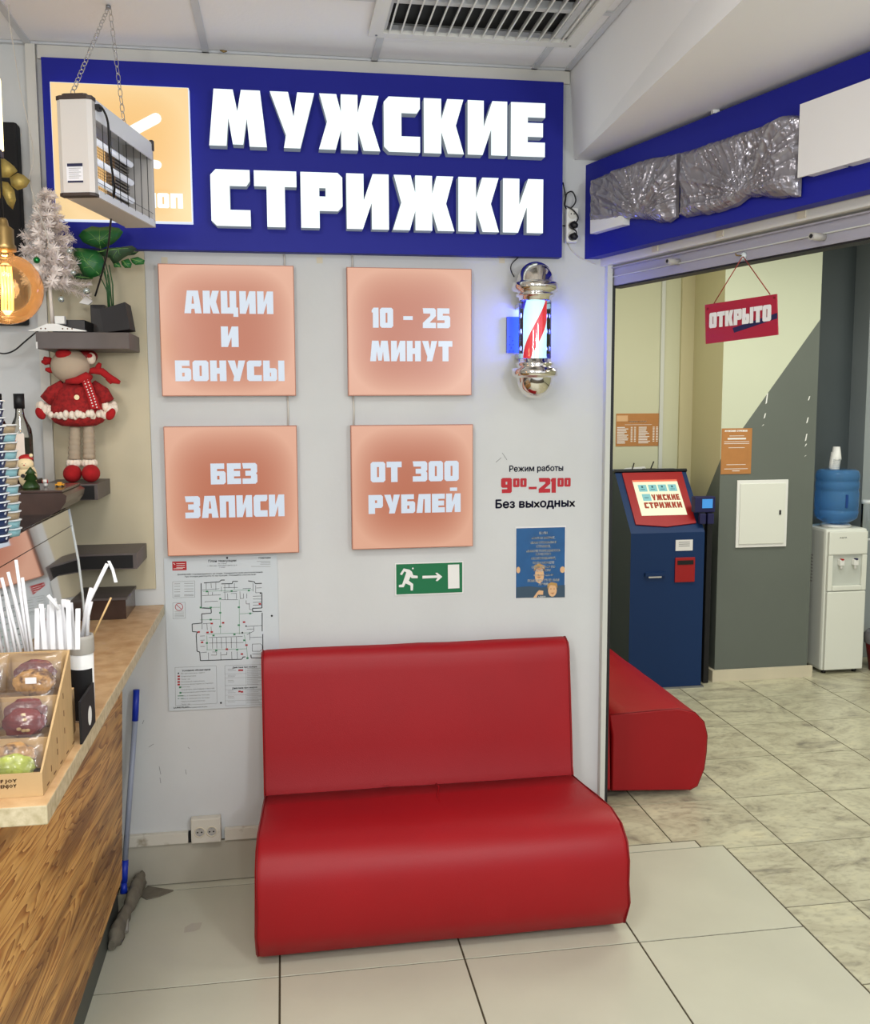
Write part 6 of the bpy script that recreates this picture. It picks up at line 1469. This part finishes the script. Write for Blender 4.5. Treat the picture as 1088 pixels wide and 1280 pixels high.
def kword(txt, a0, a1, b0, h):
    ex = (KX1-KX0); tot = sum(G[c][0] for c in txt)+.9*(len(txt)-1); k = (a1-a0)*ex/tot; x = 0
    for c in txt:
        me = glyph_mesh(c, k, h*fl/10, 0); o_ = kf(a0, b0, .0139)+Vector((x, 0, 0)); me.transform(basis(o_, Vector((1, 0, 0)), fu, fn)); t.bm.from_mesh(me); x += (G[c][0]+.9)*k
kword('УЖСКИЕ', .40, .785, .495, .095); kword('СТРИЖКИ', .27, .785, .37, .095); t.obj('screen_lettering', 'screen_red', scr)
t = Text()
for a_ in (.31, .45, .585, .725): t.line(kf(a_-.012, .715, .014), kf(a_+.012, .715, .014), .014, fn); t.line(kf(a_-.03, .675, .014), kf(a_+.03, .675, .014), .004, fn)
t.line(kf(.30, .54, .014), kf(.36, .54, .014), .005, fn); t.obj('button_print', 'screen_ink', scr)
def kfr(u, v): p = aty(u, v, KY0-.001); return p.x, p.z
x0, z1 = kfr(845, 675); x1, z0 = kfr(866, 688); MB().box((x0, KY0-.003, z0), (x1, KY0-.0005, z1)).obj('notice', 'white_paper', ki)
t = Text()
for k in range(3): t.line((x0+.02, KY0-.0036, z1-.015-.012*k), (x1-.02, KY0-.0036, z1-.015-.012*k), .004)
t.obj('notice_print', 'grey_print', ki)
x0, z1 = kfr(844, 697); x1, z0 = kfr(868, 727); rp = MB().box((x0, KY0-.010, z0), (x1, KY0-.0005, z1), .004).obj('note_acceptor', 'kiosk_red', ki); MB().box((x0+.014, KY0-.0125, z1-.045), (x1-.012, KY0-.0102, z1-.018)).obj('note_slot', 'slot_dark', rp)
x0, z1 = kfr(806, 716); x1, z0 = kfr(832, 719.5); MB().box((x0, KY0-.016, z0), (x1, KY0-.0005, z1)).obj('receipt_hood', 'kiosk_blue', ki); x0, z1 = kfr(811, 719.6); x1, z0 = kfr(827, 722); MB().box((x0, KY0-.006, z0), (x1, KY0-.0005, z1)).obj('receipt_slot', 'white_plastic', ki)
for u, v, u2, v2 in [(790, 592, 793, 579), (813, 590, 817.5, 577)]:
    a = aty(u, v, 2.30); b = aty(u2, v2, 2.32); a.z = 1.366; tag(MB().tube([a, b], .0045, 6).obj('antenna', 'black'), 'thin black antenna on top of the kiosk, the %s one' % ('left' if u < 800 else 'right'), 'antenna')
a = aty(815, 590, 2.28); tag(MB().box((a.x-.05, 2.26, 1.3661), (a.x+.04, 2.32, 1.378), .002).obj('router', 'black'), 'flat black router on top of the kiosk', 'router')
# card reader on the side
cr2 = thing('card_terminal', 'dark card terminal with small blue screen mounted right of the kiosk', 'card terminal', (2.68, 2.0, 1.15))
a = aty(869, 621, 1.98); b = aty(893.5, 656, 1.98)
MB().box((a.x, 1.975, (a.z+b.z)/2-.01), (b.x, 2.03, a.z), .006).obj('display_unit', 'navy_text', cr2)
c1, c2 = aty(878.5, 624, 1.974), aty(891, 635, 1.974); MB().box((c1.x, 1.972, c2.z), (c2.x, 1.9745, c1.z)).obj('display', 'screen_blue', cr2)
for u in (875, 885):
    c1, c2 = aty(u, 642, 1.97), aty(u+7.5, 655, 1.97); MB().box((c1.x, 1.965, c2.z), (c2.x, 1.99, c1.z), .005).obj('reader', 'navy_text', cr2)
MB().box((2.609, 2.0, 1.06), (2.66, 2.05, 1.10)).obj('arm', 'black', cr2); MB().box((2.655, 2.03, .003), (2.690, 2.07, (a.z+b.z)/2), .002).obj('column', 'black_matte', cr2)
# price poster and QR poster
pb = thing('price_list', 'small brown price list pasted on the salon back wall above the kiosk', 'poster', (2.36, 2.515, 1.63))
MB().box((2.218, 2.517, 1.515), (2.528, 2.5195, 1.735)).obj('sheet', 'kraft', pb)
t = Text(); MB().box((2.222, 2.5155, 1.682), (2.30, 2.5168, 1.722)).obj('title_block', 'skin_print', pb)
t.add('АНКЕТА УСЛУГ', (2.372, 2.5164, 1.675), .009, align='CENTER', width=.125, bold=.03)
t.line((2.28, 2.5164, 1.660), (2.47, 2.5164, 1.660), .002)
for k in range(11): z = 1.642-k*.0105; t.line((2.226, 2.5164, z), (2.226+random.uniform(.045, .08), 2.5164, z), .005)
for k in range(11): z = 1.642-k*.0105; t.line((2.378, 2.5164, z), (2.378+random.uniform(.05, .09), 2.5164, z), .005)
for x in (2.322, 2.346, 2.478, 2.502):
    for k in range(10): z = 1.642-k*.0105; t.line((x, 2.5164, z), (x+.013, 2.5164, z), .005)
t.obj('print', 'white_print', pb)
qp = thing('service_poster', 'brown poster with white printed block on the pillar above the white hatch', 'poster', (2.85, 2.065, 1.5))
MB().box((2.745+.008, 2.066, 1.352), (2.958, 2.0685, 1.643)).obj('sheet', 'kraft', qp)
t = Text(); t.glyphs('МУЖСКИЕ СТРИЖКИ', (2.772, 2.0654, 1.621), (2.925, 2.0654, 1.621), .011)
for z, w, h_ in [(1.595, .10, .003), (1.577, .125, .010), (1.558, .17, .003), (1.546, .17, .003), (1.520, .11, .003), (1.412, .13, .003), (1.385, .16, .003), (1.372, .05, .004)]: t.line((2.855-w/2, 2.0654, z), (2.855+w/2, 2.0654, z), h_)
t.obj('print', 'white_print', qp)
# hatch in the pillar
ha = thing('access_hatch', 'white rectangular access hatch in the grey pillar', 'hatch', (3.04, 2.06, 1.09))
MB().box((2.866, 2.060, .876), (3.216, 2.0685, 1.311), .002).obj('frame', 'white_plastic', ha); dr = MB().box((2.885, 2.054, .898), (3.197, 2.0598, 1.289), .002).obj('door', 'cooler_white', ha)
MB().box((3.155, 2.050, 1.085), (3.168, 2.0538, 1.115), .001).obj('latch', 'dark_plastic', dr)

# ================================================================== WATER COOLER
wc = thing('water_cooler', 'white floor-standing water cooler with blue bottle beside the grey pillar', 'water cooler', (3.65, 2.2, 0))
wx0, wx1, wy0, wy1, wz = 3.515, 3.815, 2.075, 2.375, .975
MB().box((wx0, wy0+.02, .02), (wx1, wy1, wz), .02).obj('cabinet', 'cooler_white', wc)
MB().box((wx0+.012, wy0-.004, .03), (wx1-.012, wy0+.0195, .56), .008).obj('lower_door', 'cooler_white', wc)
mb = MB(); mb.box((wx0+.012, wy0-.004, .805), (wx1-.012, wy0+.0195, wz-.015), .008); mb.obj('upper_front', 'cooler_white', wc)
MB().box((wx0+.012, wy0-.002, .565), (wx0+.045, wy0+.0195, .803), .003).obj('front_frame', 'cooler_white', wc); MB().box((wx1-.045, wy0-.002, .565), (wx1-.012, wy0+.0195, .803), .003).obj('front_frame', 'cooler_white', wc)
MB().box((wx0+.046, wy0+.012, .60), (wx1-.046, wy0+.0195, .803)).obj('dispense_recess', 'cooler_inset', wc)
MB().box((wx0+.046, wy0-.006, .565), (wx1-.046, wy0+.0195, .599), .006).obj('drip_tray', 'cooler_white', wc)
for x, m in ((3.615, 'santa_red'), (3.715, 'navy_text')):
    tp = MB().box((x-.016, wy0-.022, .735), (x+.016, wy0+.0115, .775), .005).obj('tap', 'white_plastic', wc); MB().box((x-.009, wy0-.026, .772), (x+.009, wy0-.004, .782), .002).obj('tap_lever', m, tp); MB().tube([(x, wy0-.008, .735), (x, wy0-.008, .712)], .008, 10).obj('spout', 'white_plastic', tp)
t = Text(); t.add('AQUA', (3.60, wy0-.0046, .915), .010, width=.05, bold=.02); t.obj('brand_print', 'black_print', wc)
for k in range(9): MB().box((wx0-.001, wy0+.16, .60+k*.022), (wx0+.002, wy0+.24, .609+k*.022)).obj('side_louvre', 'grey_plastic', wc)
for x in (wx0+.04, wx1-.04):
    for y in (wy0+.05, wy1-.04): MB().lathe([(.015, 0), (.015, .022)], (x, y, 0), 10).obj('foot', 'black', wc)
MB().lathe([(.085, wz-.002), (.10, wz+.01), (.085, wz+.022)], (3.655, 2.21, 0), 24).obj('bottle_collar', 'white_plastic', wc)
bt = thing('water_bottle', 'large blue water bottle upended on the water cooler', 'bottle', (3.655, 2.21, wz+.02))
r = .138; zb = wz+.023
pf = [(.05, zb), (.09, zb+.012), (.125, zb+.035), (r*.98, zb+.06), (r, zb+.075), (r, zb+.085), (r*.965, zb+.092), (r*.965, zb+.10), (r, zb+.108), (r, zb+.21), (r*.965, zb+.218), (r*.965, zb+.232), (r, zb+.24), (r, zb+.275), (r*.965, zb+.282), (r*.965, zb+.292), (r, zb+.30), (r, zb+.325), (r*.93, zb+.352), (r*.80, zb+.362), (.01, zb+.360)]
MB().lathe(pf, (3.655, 2.21, 0), 36).obj('shell', 'water_blue', bt); MB().box((3.632, 2.21-r-.004, zb+.115), (3.648, 2.21-r+.012, zb+.205), .005).obj('grip', 'water_deep', bt)
for i_, z in enumerate([zb+.3625+.012*k for k in range(6)]):
    if i_ == 0:
        cp_ = tag(MB().lathe([(.034, 0), (.033, .01), (.029, .055)], (0, 0, 0), 20).obj('paper_cup', 'white_plastic'), 'white cup in the stack on top of the blue water bottle', 'cup', 'cups on the water bottle'); cp_.location = (3.62, 2.20, z)
    else:
        c_ = cp_.copy(); COL.objects.link(c_); c_.location = (3.62+.0015*i_, 2.20, z)
tcup = tag(MB().lathe([(.034, 0), (.033, .01), (.022, .085)], (3.632, 2.20, zb+.3625+.065), 20).obj('paper_cup', 'white_plastic'), 'topmost slanted white cup above the blue water bottle', 'cup')
cdp = thing('cup_dispenser', 'clear cylindrical cup dispenser fixed at right of the water cooler', 'dispenser', (3.84, 2.2, .98))
MB().lathe([(.036, .90), (.036, 1.13)], (3.853, 2.17, 0), 20, cap=False).obj('tube', 'acrylic', cdp); MB().lathe([(.039, 1.13), (.039, 1.145), (.03, 1.155)], (3.853, 2.17, 0), 20).obj('lid', 'acrylic_edge', cdp); MB().lathe([(.039, .885), (.039, .90)], (3.853, 2.17, 0), 20).obj('base', 'acrylic_edge', cdp)
wbn = thing('waste_bin', 'dark red waste bin with plastic liner at the right edge by the cooler', 'bin', (4.02, 2.2, 0))
MB().lathe([(.10, 0), (.135, .24), (.13, .24)], (3.99, 2.1, 0), 24).obj('body', 'bin_red', wbn)
mb = MB(); mb.lathe([(.138, .19), (.142, .245), (.12, .27), (.09, .25)], (3.99, 2.1, 0), 20, cap=False); mb.obj('liner', 'foil_grey', wbn)
# white chipped patch above the kiosk on the wall
q = [aty(u, v, 2.519) for u, v in [(770, 592), (782, 585), (806, 583), (812, 590), (806, 598), (771, 600)]]
mb = MB(); mb.poly([(p.x, 2.5185, p.z) for p in q]); mb.obj('plaster_patch', 'white_print', bpy.data.objects['wall_salon_back'])

# small scuffs on the white wall above the duct
t = Text()
for u, v, u2, v2 in [(178, 905, 180, 900), (199, 958, 201, 968), (200, 972, 201, 979), (186, 934, 192, 930), (235, 934, 237, 936), (232, 962, 233, 968), (620, 578, 627, 572), (634, 575, 628, 566), (215, 690, 216, 691), (520, 706, 528, 704)]:
    a = aty(u, v, -.0006); b = aty(u2, v2, -.0006); t.line((a.x, -.0006, a.z), (b.x, -.0006, b.z), .0018)
t.obj('scuff_marks', 'grey_print', wall_back)
